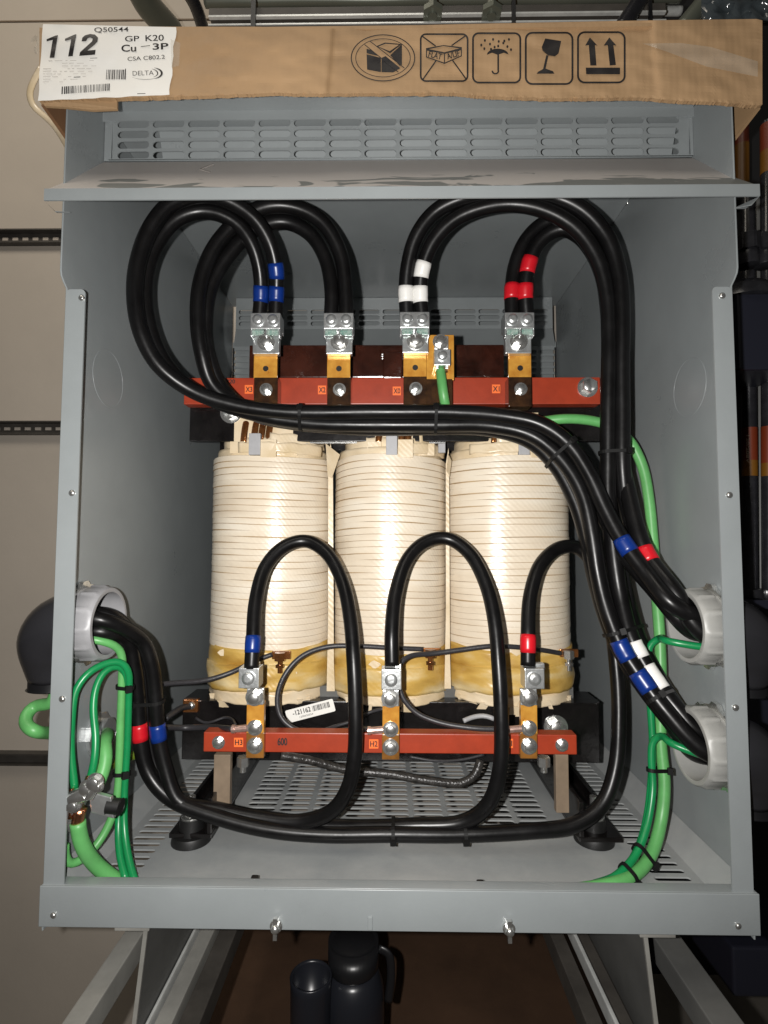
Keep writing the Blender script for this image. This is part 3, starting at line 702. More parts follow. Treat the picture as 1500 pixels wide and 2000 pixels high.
lug1(497, 1305, -12); lug1(762, 1308, 2); lug1(1032, 1306, 12)
# taps on the coil fronts
for (x, y, Y, nm) in ((545, 1282, .205, 0), (838, 1276, .205, 1), (1108, 1278, .228, 2)):
    c = coils[nm][0]; b = MB().pbox(x-14, y-10, x+22, y+6, Y, Y+.006); b.build('tap_tab', M['copperlead'], c, bevel=.0012)
    p = P(x+2, y+3, Y-.004); q = MB(); q.cyl(p+Vector((0, 0, .008)), p-Vector((0, 0, .004)), .0085, n=6); q.cyl(p-Vector((0, 0, .004)), p-Vector((0, 0, .022)), .0036, n=12); q.cyl(p-Vector((0, 0, .010)), p-Vector((0, 0, .014)), .0068, n=6); q.build('tap_bolt', M['copperlead'] if nm != 2 else M['zinc'], c, smooth=True)
p = P(370, 1378, .225); b = MB().pbox(357, 1366, 386, 1392, .222, .232); b.build('tap_tab', M['copperlead'], core, bevel=.002)
q = MB(); p = P(374, 1378, .222); q.dome(p, (0, -1, 0), .006, .005); q.build('tap_bolt', M['zinc'], core, smooth=True)
for s in (-1, 1):
    p = P(475 if s < 0 else 1062, 1478, .142); q = MB(); q.cyl(p, p-Vector((0, 0, .012)), .0085, n=6); q.cyl(p-Vector((0, 0, .012)), p-Vector((0, 0, .02)), .0045, n=12); q.build('hex_nut', M['zinc'], core, smooth=True)

# ================================================================== BUSHINGS AND CONDUITS
def bushing(px, py, s, material, label, R=.0445, r=.0375, ax=.034):
    c = PX(px, py, s*(HW-ax)); t = thing('conduit_bushing', (s*HW, c.y, c.z), label, 'bushing', 'grey plastic conduit bushings on the cabinet sides')
    prof = [(r*1.0, 0.0), (r*1.0, ax+.0005), (r*1.08, ax+.0005), (r*1.08, ax-.001), (R*.97, ax-.001), (R*.97, ax-.010), (R, ax-.012), (R, .006), (R*.985, .0022), (R*.95, .0), (r*1.03, -.0004)]
    # (radius, distance from the inner face)
    bm = bmesh.new(); N = 108; rings = []
    for k in range(N):
        a = 2*math.pi*k/N; rg = []
        for (rad, d) in prof:
            bump_ = .0016 if (k % 9 in (0, 1) and .003 < d < ax-.011 and rad > r*1.12) else 0
            rad_ = rad+bump_; rg.append(bm.verts.new((s*(HW-ax+d), c.y+rad_*math.cos(a), c.z+rad_*math.sin(a))))
        rings.append(rg)
    for k in range(N):
        A, B = rings[k], rings[(k+1) % N]
        for j in range(len(prof)): bm.faces.new((A[j], A[(j+1) % len(prof)], B[(j+1) % len(prof)], B[j]))
    bmesh.ops.recalc_face_normals(bm, faces=bm.faces[:]); me = bpy.data.meshes.new('ring'); bm.to_mesh(me); bm.free()
    o = link('insulating_ring', me, material, t, True); me.set_sharp_from_angle(angle=math.radians(35))
    bm = bmesh.new(); N = 64; R1 = []
    for k in range(N):
        a = 2*math.pi*k/N; rad = R+.007 if k % 8 in (0, 1, 2) else R+.0025
        if c.y-rad < .004: rad = min(rad, (c.y-.003)/max(.05, -math.cos(a)) if math.cos(a) < 0 else rad)
        R1.append([bm.verts.new((s*(HW-d), c.y+q*math.cos(a), c.z+q*math.sin(a))) for q, d in ((R*.9, .001), (rad, .001), (rad, .0065), (R*.9, .0065))])
    for k in range(N):
        A, B = R1[k], R1[(k+1) % N]
        for j in range(4): bm.faces.new((A[j], A[(j+1) % 4], B[(j+1) % 4], B[j]))
    bmesh.ops.recalc_face_normals(bm, faces=bm.faces[:]); me = bpy.data.meshes.new('nut'); bm.to_mesh(me); bm.free(); link('locknut', me, M['zinc'], t)
    return Vector((s*HW, c.y, c.z))
BL = bushing(214, 1217, -1, M['bushing'], 'grey plastic conduit bushing on the left wall of the cabinet')
BU = bushing(1337, 1223, 1, M['bushing_light'], 'pale grey conduit bushing on the right wall, upper of the two')
BD = bushing(1346, 1456, 1, M['bushing_light'], 'pale grey conduit bushing on the right wall, lower of the two')
def elbow(c, s, label, out=.055, drop=.064, r=.0388):
    t = thing('conduit_elbow', (c.x+s*.05, c.y, c.z-drop-.03), label, 'conduit', 'black conduit elbows outside the cabinet')
    pts = [c+Vector((s*(.0045+.0405*math.sin(a)), .02*(1-math.cos(a)), -.0405*(1-math.cos(a)))) for a in [math.radians(q) for q in (0, 15, 30, 45, 60, 75, 90)]]+[c+Vector((s*.045, .024, -.052)), c+Vector((s*.045, .028, -drop))]
    sm = catmull(pts, .006); link('elbow_pipe', tube_mesh(sm, lambda q: r*(1-.30*max(0, q-.55)), 32), M['elbow'], t, True)
    e = sm[-1]; b = MB(); b.cyl(e+Vector((0, 0, .012)), e-Vector((0, 0, .02)), r*.82, n=28); b.build('collar', M['black_plastic'], t, bevel=.002, smooth=True)
    for k in range(3):
        a = math.radians((200, 245, 300)[k]); q = e+Vector((math.cos(a)*r*.76, math.sin(a)*r*.76, .0)); b = MB(); b.obox(q, (.003, 0, 0), (0, .003, 0), (.004*s, 0, .011)); b.build('clamp_screw', M['zinc'], t, bevel=.0012)
    return t
elbow(BL, -1, 'black conduit elbow outside the left side of the cabinet')
elbow(BU, 1, 'black conduit elbow outside the right side, behind the upper pale bushing')
elbow(BD, 1, 'black conduit elbow outside the right side, behind the lower pale bushing')
# small knockout connector on the left wall
c = PX(188, 1432, -HW); t = thing('ground_connector', c, 'small zinc connector on the left wall with thick green wire through it', 'connector')
b = MB(); b.cyl(c, c+Vector((.016, 0, 0)), .0185, n=28); b.build('connector_body', M['alu'], t, bevel=.001, smooth=True)
b = MB(); b.cyl(c+Vector((.0003, 0, 0)), c+Vector((.006, 0, 0)), .026, n=12); b.build('locknut', M['alu'], t, bevel=.001)

# ================================================================== BLACK CABLES
RC = .0108
gS = 'thick black secondary cables looping from the upper terminals'
def end(B, dy, dz, s=1): return [B+Vector((-s*.02, dy, dz)), B+Vector((s*.045, dy*.9, dz*.9)), ]
CB = {}
CB['A1'] = cable('power_cable', [(506, 622, .180), (510, 575, .172), (507, 525, .158), (492, 475, .142), (465, 437, .13), (425, 415, .12), (385, 412, .115), (340, 430, .11), (302, 482, .108), (284, 545, .108), (286, 620, .11), (311, 692, .118), (358, 748, .128), (440, 790, .142), (520, 814, .152), (600, 826, .156), (700, 829, .156), (850, 830, .154), (960, 832, .15), (1040, 850, .142), (1095, 895, .132), (1135, 960, .122), (1155, 1040, .115), (1168, 1120, .11), (1185, 1190, .105), (1215, 1265, .095), (1255, 1328, .08), (1305, 1395, .06)]+end(BD, -.012, -.004), RC, M['black_cable'], 'black cable from terminal X3 with one blue tape at the lug, low in the sweep', 'cable', gS, [(511, 577, 'blue', .0085), (1222, 1275, 'blue', .0105), (1256, 1329, 'blue', .0105)])
CB['A2'] = cable('power_cable', [(538, 622, .180), (540, 575, .172), (540, 530, .158), (527, 475, .14), (500, 430, .125), (455, 396, .112), (400, 380, .10), (338, 396, .09), (295, 444, .086), (269, 512, .085), (263, 580, .086), (275, 650, .09), (309, 713, .102), (375, 762, .122), (450, 788, .134), (540, 802, .142), (640, 806, .145), (760, 805, .145), (880, 805, .143), (980, 812, .138), (1055, 828, .13), (1110, 865, .122), (1150, 925, .114), (1182, 995, .104), (1216, 1058, .09), (1262, 1122, .07), (1312, 1180, .045)]+end(BU, -.012, .012), RC, M['black_cable'], 'black cable from terminal X3, outer one with two blue tapes, topmost in the sweep', 'cable', gS, [(538, 577, 'blue', .0085), (538, 532, 'blue', .0085), (1223, 1065, 'blue', .0105)])
CB['B1'] = cable('power_cable', [(646, 622, .180), (648, 570, .176), (636, 505, .172), (605, 457, .168), (555, 434, .164), (502, 446, .158), (452, 490, .152), (414, 552, .15), (402, 620, .15), (407, 690, .154), (432, 755, .164), (490, 806, .172), (570, 826, .178), (700, 836, .179), (850, 836, .177), (960, 840, .174), (1035, 862, .166), (1085, 908, .156), (1122, 975, .146), (1145, 1050, .138), (1162, 1130, .132), (1185, 1210, .124), (1222, 1290, .108), (1270, 1360, .09), (1318, 1420, .07)]+end(BD, .014, -.014), RC, M['black_cable'], 'black untaped cable from terminal X2, inner of its pair', 'cable', gS)
CB['B2'] = cable('power_cable', [(676, 622, .180), (676, 565, .174), (664, 492, .164), (628, 432, .152), (578, 405, .144), (524, 402, .138), (470, 426, .134), (420, 480, .132), (393, 548, .132), (386, 620, .134), (394, 690, .14), (416, 752, .154), (480, 796, .166), (560, 812, .17), (700, 814, .171), (900, 814, .17), (990, 822, .164), (1062, 845, .156), (1115, 888, .148), (1155, 955, .138), (1190, 1025, .124), (1228, 1092, .104), (1285, 1160, .082), (1322, 1205, .06)]+end(BU, .008, -.008), RC, M['black_cable'], 'black untaped cable from terminal X2, outer of its pair', 'cable', gS)
CB['C1'] = cable('power_cable', [(795, 622, .180), (793, 575, .172), (797, 520, .16), (814, 460, .146), (852, 412, .134), (910, 386, .122), (990, 374, .112), (1068, 380, .106), (1136, 408, .104), (1186, 462, .106), (1208, 530, .11), (1215, 620, .114), (1215, 720, .118), (1214, 820, .12), (1214, 890, .12), (1220, 960, .122), (1238, 1040, .116), (1272, 1110, .098), (1318, 1170, .07)]+end(BU, .010, .014), RC, M['black_cable'], 'black cable from terminal X0, outer one with a single white tape at the lug', 'cable', gS, [(793, 577, 'white', .0085), (1243, 1056, 'white', .0095)])
CB['C2'] = cable('power_cable', [(825, 622, .180), (821, 575, .172), (825, 525, .16), (847, 470, .146), (890, 427, .134), (950, 404, .124), (1010, 399, .118), (1070, 412, .112), (1125, 445, .11), (1165, 500, .112), (1185, 570, .116), (1189, 650, .12), (1189, 760, .122), (1188, 880, .124), (1188, 960, .124), (1195, 1050, .12), (1208, 1150, .112), (1232, 1245, .110), (1271, 1318, .092), (1322, 1385, .068)]+end(BD, .002, .015), RC, M['black_cable'], 'black cable from terminal X0, inner one with two white tapes', 'cable', gS, [(820, 573, 'white', .0085), (823, 528, 'white', .0095), (1247, 1272, 'white', .0105), (1276, 1324, 'white', .0115)])
CB['D1'] = cable('power_cable', [(1000, 622, .180), (999, 570, .176), (1005, 520, .172), (1026, 470, .165), (1060, 437, .158), (1097, 426, .152), (1132, 440, .148), (1162, 482, .145), (1182, 550, .145), (1192, 650, .148), (1196, 760, .15), (1197, 880, .15), (1198, 960, .149), (1205, 1050, .145), (1218, 1150, .138), (1245, 1245, .122), (1285, 1325, .10), (1330, 1395, .075)]+end(BD, .022, .006), RC, M['black_cable'], 'black cable from terminal X1, left one with a single red tape', 'cable', gS, [(999, 570, 'redtape', .0085)])
CB['D2'] = cable('power_cable', [(1029, 622, .180), (1026, 570, .172), (1032, 520, .164), (1048, 480, .156), (1070, 458, .15), (1097, 446, .144), (1130, 460, .14), (1160, 497, .138), (1184, 560, .138), (1199, 650, .14), (1208, 760, .142), (1210, 880, .142), (1226, 960, .118), (1247, 1045, .096), (1267, 1092, .084), (1315, 1152, .056)]+end(BU, -.016, -.006), RC, M['black_cable'], 'black cable from terminal X1, right one with two red tapes at the lug', 'cable', gS, [(1026, 568, 'redtape', .0085), (1029, 521, 'redtape', .0085), (1263, 1088, 'redtape', .0105)])
RH = .0095
gH = 'black primary cables arching over the coils from the lower terminals'
def endl(dy, dz): return [BL+Vector((.03, dy, dz)), BL+Vector((-.05, dy*.8, dz*.8))]
LB_ = lambda dx, dY: [(340+dx*.5, 1562+dx*.2, .105+dY), (303+dx, 1505, .108+dY), (287+dx, 1430, .108+dY), (282+dx, 1360, .106+dY), (274+dx, 1300, .10+dY), (258+dx*.8, 1250, .09+dY)]
CB['H3'] = cable('power_cable', [(491, 1306, .092), (494, 1250, .098), (498, 1180, .118), (519, 1108, .145), (555, 1068, .16), (596, 1056, .168), (636, 1078, .16), (668, 1136, .14), (685, 1212, .115), (692, 1300, .095), (694, 1400, .085), (692, 1480, .082), (680, 1540, .085), (650, 1584, .092), (590, 1605, .10), (500, 1596, .105), (420, 1580, .105)]+LB_(22, -.006)+endl(-.012, .006), RH, M['black_cable'], 'black cable arching from terminal H3 with a blue tape, leftmost arch', 'cable', gH, [(494, 1255, 'blue', .0095), (312, 1427, 'blue', .0085)])
CB['H2'] = cable('power_cable', [(766, 1300, .094), (766, 1240, .10), (772, 1160, .122), (795, 1092, .148), (832, 1058, .164), (874, 1051, .168), (916, 1078, .158), (948, 1136, .138), (966, 1212, .115), (974, 1310, .096), (978, 1420, .086), (976, 1505, .084), (955, 1570, .088), (905, 1606, .098), (800, 1612, .105), (650, 1614, .112), (520, 1606, .118), (430, 1592, .118)]+LB_(2, .014)+endl(.008, .008), RH, M['black_cable'], 'black untaped cable arching from terminal H2, middle arch', 'cable', gH)
CB['H1'] = cable('power_cable', [(1031, 1300, .094), (1032, 1240, .10), (1036, 1165, .125), (1055, 1102, .15), (1090, 1070, .17), (1125, 1068, .18), (1155, 1095, .175), (1178, 1150, .165), (1197, 1240, .15), (1208, 1340, .138), (1209, 1420, .128), (1203, 1500, .118), (1178, 1570, .108), (1120, 1612, .10), (1030, 1624, .096), (900, 1630, .094), (760, 1630, .094), (640, 1630, .094), (540, 1622, .094), (440, 1600, .096)]+LB_(-14, -.006)+endl(-.004, -.010), RH, M['black_cable'], 'black cable arching from terminal H1 with red tapes, rightmost arch', 'cable', gH, [(1031, 1260, 'redtape', .0095), (276, 1433, 'redtape', .0085)])

# ================================================================== GREEN WIRES
gG = 'green earth wires'
GW = {}
GW['G7'] = cable('earth_wire', [(860, 722, .182), (863, 745, .172), (868, 780, .172), (880, 815, .195), (960, 835, .2), (1050, 824, .19), (1100, 818, .182), (1150, 821, .18), (1190, 832, .178), (1228, 860, .17), (1254, 908, .165), (1267, 970, .16), (1275, 1050, .155), (1281, 1150, .145), (1288, 1250, .13), (1291, 1350, .118), (1291, 1450, .108), (1298, 1530, .098), (1292, 1600, .09), (1274, 1665, .07), (1240, 1708, .045), (1190, 1728, .028), (1120, 1740, .026)], .0072, M['green'], 'thick light green wire from the neutral lug down the right wall', 'wire', gG)
GW['G8'] = cable('earth_wire', [BU+Vector((.03, -.01, -.022)), BU+Vector((-.012, -.004, -.024)), BU+Vector((-.05, .016, -.020)), (1290, 1246, .104), (1270, 1256, .11), (1266, 1300, .11), (1270, 1380, .105), (1274, 1450, .10), (1272, 1520, .094), (1265, 1590, .085), (1250, 1650, .07), (1215, 1705, .045), (1150, 1730, .032), (1085, 1741, .030)], .0044, M['dgreen'], 'dark green wire looping out of the upper right bushing', 'wire', gG)
GW['G9'] = cable('earth_wire', [BD+Vector((.03, -.014, -.012)), BD+Vector((-.012, -.006, -.012)), BD+Vector((-.05, .016, -.002)), (1294, 1436, .09), (1276, 1442, .096), (1272, 1480, .094), (1275, 1540, .088), (1262, 1620, .072), (1240, 1672, .056), (1195, 1716, .036), (1130, 1737, .026)], .0044, M['dgreen'], 'dark green wire looping out of the lower right bushing', 'wire', gG)
GW['G1'] = cable('earth_wire', [BL+Vector((-.03, -.01, -.016)), BL+Vector((.026, -.012, -.018)), (234, 1268, .062), (238, 1330, .068), (236, 1400, .07), (234, 1480, .07), (231, 1545, .068), (218, 1600, .062), (190, 1650, .05), (160, 1680, .035), (138, 1690, .026), (128, 1680, .02), (126, 1650, .018)], .0048, M['green'], 'thin light green wire hanging from the left bushing', 'wire', gG)
GW['G2'] = cable('earth_wire', [(264, 1722, .03), (252, 1680, .045), (243, 1620, .06), (243, 1550, .068), (249, 1450, .07), (251, 1360, .068), (250, 1308, .062), (233, 1291, .055), (205, 1296, .045), (172, 1314, .03), (149, 1345, .022), (141, 1400, .018), (139, 1470, .016), (146, 1540, .014)], .0042, M['dgreen'], 'dark green wire in a wide loop reaching the cabinet edge on the left', 'wire', gG)
GW['G3'] = cable('earth_wire', [(246, 1718, .032), (234, 1670, .048), (231, 1610, .064), (237, 1540, .072), (243, 1450, .075), (247, 1360, .073), (245, 1312, .066), (230, 1297, .058), (206, 1308, .048), (188, 1340, .038), (182, 1385, .03), (187, 1440, .022), (184, 1490, .016), (175, 1525, .014)], .0042, M['dgreen'], 'dark green wire in the narrower loop down to the earth clamp', 'wire', gG)
c = PX(188, 1432, -HW)
GW['G4'] = cable('earth_wire', [BL+Vector((-.045, .028, -.078)), BL+Vector((-.050, .028, -.104)), P(66, 1378, .085), P(50, 1396, .075), P(50, 1416, .065), P(66, 1428, .058), P(100, 1432, c.y), c+Vector((-.01, 0, 0)), c+Vector((.012, 0, 0)), (203, 1452, .045), (207, 1480, .038), (200, 1512, .03), (184, 1545, .02)], .0076, M['green'], 'thick light green wire passing through the left wall into the earth clamp', 'wire', gG)
GW['G5'] = cable('earth_wire', [(152, 1605, .010), (155, 1632, .012), (166, 1662, .018), (192, 1694, .03), (232, 1722, .04), (262, 1738, .045)], .0082, M['green'], 'short thick light green wire below the earth clamp', 'wire', gG)
GW['G6'] = cable('earth_wire', [(204, 1506, .06), (222, 1492, .09), (250, 1480, .12), (286, 1466, .16), (300, 1462, .22), (306, 1470, .33)], .0055, M['olive'], 'olive green wire running back behind the black cables', 'wire', gG)
# earth clamp
p0 = P(160, 1560, .012); t = thing('earth_clamp', p0, 'shiny split bolt earth clamp joining the green wires at the left edge', 'clamp')
b = MB(); a1 = P(150, 1585, .012); a2 = P(186, 1524, .014); b.obox((a1+a2)/2, (a2-a1)*.5, Vector((.006, 0, .004)), Vector((0, .007, 0))); b.cyl(P(140, 1560, .005), P(170, 1548, .005), .0085, n=16); b.cyl(P(172, 1556, .004), P(184, 1536, .004), .006, n=12); b.build('clamp_body', M['zinc'], t, bevel=.0015, smooth=True)
b = MB(); b.obox(P(200, 1570, .012), P(222, 1576, .012)-P(200, 1570, .012), Vector((-.002, 0, .0115)), Vector((0, .003, 0))); b.build('clamp_plate', M['alu'], t, bevel=.001)
b = MB(); b.cyl(P(212, 1573, .014), P(236, 1576, .014), .0085, n=18); b.build('rubber_tip', M['void'], t, bevel=.001, smooth=True)
for (x, y, r_) in ((187, 1526, .007), (170, 1538, .0062), (146, 1572, .006), (192, 1535, .005)): hexbolt(t, P(x, y, .004), r_, 'clamp_bolt', h=r_)
b = MB(); b.obox(P(139, 1600, .01), Vector((.004, 0, -.002)), Vector((-.003, 0, .014)), Vector((0, .004, 0))); b.build('clamp_tail', M['zinc'], t, bevel=.001)
s = catmull([P(158, 1578, .010), P(153, 1595, .010), P(151, 1610, .010)], .004); link('bare_wire', tube_mesh(s, .0068, 14), M['barecopper'], t, True)
s = catmull([P(172, 1528, .010), P(176, 1516, .013)], .003); link('bare_wire', tube_mesh(s, .0045, 12), M['barecopper'], t, True)
s = catmull([P(138, 1598, .008), P(142, 1570, .008), P(140, 1540, .01)], .003); link('bare_wire', tube_mesh(s, .003, 10), M['barecopper'], t, True)

# ================================================================== LEAD WIRES
gL = 'thin charcoal jumper leads'
def lead(pts, r, label, mk='greywire'): return cable('jumper_lead', pts, r, M[mk], label, 'wire', gL, seg=10, step=.004)
lead([(300, 1338, .13), (340, 1334, .15), (400, 1329, .175), (450, 1314, .19), (500, 1290, .196), (532, 1278, .2)], .0036, 'charcoal lead rising from the left cable bundle to the left coil tap')
lead([(826, 1268, .2), (770, 1266, .192), (700, 1262, .185), (640, 1263, .18), (590, 1281, .17), (556, 1318, .16), (541, 1362, .155), (548, 1400, .152), (575, 1424, .15), (605, 1432, .148)], .0036, 'charcoal lead looping from the middle coil tap round the barcode sticker')
lead([(600, 1438, .16), (640, 1432, .16), (690, 1424, .14), (728, 1425, .11)], .0034, 'short charcoal lead ending in the crimp at terminal H2')
lead([(1094, 1276, .22), (1060, 1270, .2), (1010, 1264, .185), (960, 1262, .18), (900, 1269, .178), (840, 1277, .172), (805, 1280, .16), (784, 1292, .15), (778, 1330, .145), (786, 1362, .142), (812, 1392, .14), (860, 1412, .135), (930, 1423, .125), (990, 1424, .11)], .0036, 'long charcoal lead from the right coil tap behind H2 to terminal H1')
lead([(322, 1404, .16), (340, 1392, .18), (356, 1382, .205), (370, 1380, .22)], .0045, 'thick dark lead ending at the small copper tab left of the lower clamp')
lead([(316, 1420, .14), (360, 1421, .17), (410, 1420, .16), (455, 1424, .11)], .004, 'dark lead running along the lower clamp to terminal H3')
lead([(382, 1402, .215), (400, 1412, .21), (420, 1408, .205), (440, 1400, .21), (452, 1404, .2), (460, 1416, .15)], .002, 'thin tangled lead beside the lower left clamp end')
lead([(750, 1384, .2), (720, 1392, .205), (690, 1408, .2), (650, 1420, .19), (620, 1432, .17)], .0025, 'thin dark lead behind the right end of the barcode sticker')
lead([(905, 1408, .21), (925, 1400, .215), (950, 1398, .215), (965, 1404, .21)], .0035, 'pale grey lead stub lying on the lower clamp between H2 and H1', 'greyspacer')
lead([(548, 1476, .17), (600, 1484, .18), (680, 1504, .19), (760, 1512, .19), (850, 1526, .19), (905, 1528, .19), (930, 1510, .195), (938, 1484, .2)], 0.0062, 'grey braided sleeve sagging below the lower red bar', 'sleeve')
lead([(800, 1478, .17), (850, 1486, .17), (900, 1484, .175), (945, 1474, .18)], .002, 'thin black wire sagging just under the lower bar right of H2')

# ================================================================== CABLE TIES
def S_(k): return (CB[k][1], RC if k[0] != 'H' else RH)
def G_(k, r): return (GW[k][1], r)
tie([S_('A1'), S_('A2')], 586, 815, 'black cable tie on the cable sweep below terminals X3 and X2')
tie([S_('A1'), S_('A2')], 848, 817, 'black cable tie on the cable sweep below terminal X0')
tie([S_('A1'), S_('A2'), S_('B1')], 1113, 868, 'black cable tie where the cable sweep bends down on the right')
tie([S_('C1'), S_('C2'), S_('D1'), S_('D2')], 1203, 888, 'black cable tie round the upright cables beside the right coil')
tie([S_('A1'), S_('C2'), S_('D1'), S_('B1')], 1214, 1232, 'black cable tie just above the blue and white tapes')
tie([S_('A1'), S_('C2')], 1290, 1358, 'black cable tie below the lower blue and white tapes', tail=(.012, -.004, .006))
tie([S_('H2'), S_('H1')], 772, 1621, 'black cable tie on the floor cables under terminal H2')
tie([S_('H1')], 912, 1632, 'black cable tie on the single floor cable right of H2')
tie([S_('H1'), S_('H2'), S_('H3')], 293, 1365, 'black cable tie round the left cable bundle above its tapes')
tie([G_('G1', .0048), G_('G2', .0042), G_('G3', .0042)], 244, 1342, 'black cable tie round the left green wires, upper of two')
tie([G_('G1', .0048), G_('G2', .0042), G_('G3', .0042)], 240, 1510, 'black cable tie round the left green wires, lower of two')
tie([G_('G7', .0072), G_('G8', .0044), G_('G9', .0044)], 1286, 1500, 'black cable tie round the right green wires, uppermost of three')
tie([G_('G7', .0072), G_('G8', .0044), G_('G9', .0044)], 1268, 1672, 'black cable tie round the right green wires, middle of three')
tie([G_('G7', .0072), G_('G8', .0044), G_('G9', .0044)], 1232, 1714, 'black cable tie round the right green wires, lowest of three', tail=(.004, -.003, -.014))

# ================================================================== CARDBOARD LID
YB = -.03
def wave(px, py): return YB + .0025*math.sin(px*.006+1)+.0012*math.sin(px*.017+py*.02)+.004*noise.noise(Vector((px*.008, py*.02, 3)))+.0016*noise.noise(Vector((px*.03, py*.05, 8)))+.0022*math.tanh((px-655+py*.08)/5)-.0018*math.tanh((px-1268-py*.1)/6)
card = thing('cardboard_lid', (0, .2, ZC+.01), 'torn brown cardboard box lid with printed handling symbols resting on the cabinet roof', 'cardboard box')
top = [(77, 54), (160, 52), (345, 52), (500, 52), (665, 56), (672, 54), (750, 51), (900, 47), (1050, 44), (1250, 40), (1400, 38), (1478, 37), (1490, 40)]
bot = [(76, 200), (80, 196), (330, 189), (420, 186), (540, 181), (600, 183), (740, 182), (880, 181), (950, 188), (1080, 192), (1180, 191), (1250, 190), (1330, 197), (1400, 199), (1480, 206), (1489, 204)]
def interp(pl, x):
    for (a, b_), (c_, d_) in zip(pl, pl[1:]):
        if a <= x <= c_: return b_+(d_-b_)*(x-a)/(c_-a)
    return pl[-1][1] if x > pl[-1][0] else pl[0][1]
bm = bmesh.new(); cols = []; NX, NY = 480, 26
for i in range(NX+1):
    x = 77+(1489-77)*i/NX; yt = interp(top, x); yb = interp(bot, x)+noise.noise(Vector((x*.06, 0, 3)))*1.6+noise.noise(Vector((x*.31, 5, 3)))*1.8
    col_ = []
    for j in range(NY+1):
        y = yt+(yb-yt)*j/NY; Yv = wave(x, y); 
        if j == NY: Yv += noise.noise(Vector((x*.1, 9, 1)))*.0012
        col_.append(bm.verts.new(P(x, y, Yv)))
    cols.append(col_)
for i in range(NX):
    for j in range(NY): bm.faces.new((cols[i][j], cols[i][j+1], cols[i+1][j+1], cols[i+1][j]))
r = bmesh.ops.extrude_face_region(bm, geom=bm.faces[:])
for e in r['geom']:
    if isinstance(e, bmesh.types.BMVert): e.co.y += .0045
bmesh.ops.recalc_face_normals(bm, faces=bm.faces[:])
me = bpy.data.meshes.new('front'); bm.to_mesh(me); bm.free(); fr = link('front_flap', me, M['card'], card)
# torn fluted edge along the bottom
b = MB()
for i in range(300):
    x = 335+(1485-335)*i/300; y = interp(bot, x)+noise.noise(Vector((x*.06, 0, 3)))*1.6+1.5; a = P(x, y, wave(x, y)+.0022)
    b.obox(a, (.0009+.0008*random.random(), 0, .0003), (0, .0019, 0), (0, 0, .0004+.0007*random.random()))
b.build('torn_edge', M['flute'], card)
# top and side flaps
xl, xr = P(77, 120, YB).x, P(1489, 120, YB).x; zt_ = P(765, 48, YB).z
b = MB(); zt2 = max(zt_-.002, ZC+.006)
b.box((xl, YB+.003, zt2), (xr, D+.02, zt2+.004)); b.build('top_flap', M['card'], card)
b = MB(); b.poly([Vector((xl, YB+.006, P(77, 55, YB).z)), Vector((xl, YB+.006, P(77, 198, YB).z)), Vector((xl-.002, .06, P(77, 198, YB).z-.006)), Vector((xl-.004, .2, P(77, 198, YB).z-.012)), Vector((xl, D, P(77, 198, YB).z)), Vector((xl, D, zt2)), Vector((xl, YB+.006, zt2))], (.004, 0, 0)); b.build('side_flap', M['cardin'], card)
b = MB(); b.poly([Vector((xr, YB+.006, P(1489, 42, YB).z)), Vector((xr, YB+.006, P(1489, 204, YB).z)), Vector((xr, .03, P(1489, 204, YB).z-.004)), Vector((xr+.003, .2, P(1489, 204, YB).z-.01)), Vector((xr, D, P(1489, 204, YB).z)), Vector((xr, D, zt2))], (-.004, 0, 0)); b.build('side_flap', M['card'], card)
# white paper lip and folded tab at the left
s = [P(82, 130, YB+.012), P(66, 158, YB+.014), P(57, 185, YB+.016), P(62, 206, YB+.02), P(84, 224, YB+.03), P(108, 248, YB+.05), P(138, 296, YB+.10)]
link('paper_edge', tube_mesh(catmull(s, .004), .0045, 10, flat=.5), M['cream'], card, True)
b = MB(); b.poly([P(82, 200, YB+.003), P(120, 196, YB+.003), P(228, 192, YB+.005), P(228, 212, YB+.006), P(180, 214, YB+.008), P(120, 208, YB+.006), P(86, 206, YB+.004)][::-1], (0, .004, 0)); b.build('folded_tab', M['card'], card, bevel=.0008)
# label
lw = lambda x, y: wave(x, y)-.0009; lw2 = lambda x, y: wave(x, y)-.0014; lw3 = lambda x, y: wave(x, y)-.0018
bm = bmesh.new(); G = []
for i in range(81):
    t = i/80; rowv = []
    for j in range(15):
        u = j/14
        xt, yt = 84+(344-84)*t, 47+(53-47)*t; xb, yb = 74+(331-74)*t, 197+(185-197)*t
        x = xt+(xb-xt)*u; y = yt+(yb-yt)*u
        if i == 0: x += noise.noise(Vector((u*4, 1, 1)))*2.5
        if i == 80: x += noise.noise(Vector((u*5, 7, 1)))*4
        if j == 14: y += noise.noise(Vector((t*9, 3, 1)))*2
        rowv.append(bm.verts.new(P(x, y, lw(x, y))))
    G.append(rowv)
for i in range(80):
    for j in range(14): bm.faces.new((G[i][j], G[i][j+1], G[i+1][j+1], G[i+1][j]))
me = bpy.data.meshes.new('lab'); bm.to_mesh(me); bm.free(); lab = link('paper_label', me, M['paper'], card, True); lab['label'] = 'white shipping label with large digits 112 and bar codes'
zc = lambda pl: [(x/4.1667+40, y/4.1667+30) for x, y in pl]
link('label_text', px_mesh([zc([(305, 160), (275, 345), (237, 345), (262, 200), (213, 212), (212, 194), (285, 164)]), zc([(455, 152), (425, 332), (388, 335), (412, 195), (362, 208), (362, 190), (437, 157)]),
    zc([(497, 212), (503, 182), (525, 162), (565, 151), (606, 156), (631, 180), (626, 214), (600, 242), (545, 286), (612, 280), (606, 320), (478, 330), (484, 300), (545, 245), (582, 212), (588, 192), (572, 180), (548, 186), (533, 210)])], lw2), M['ink'], lab)
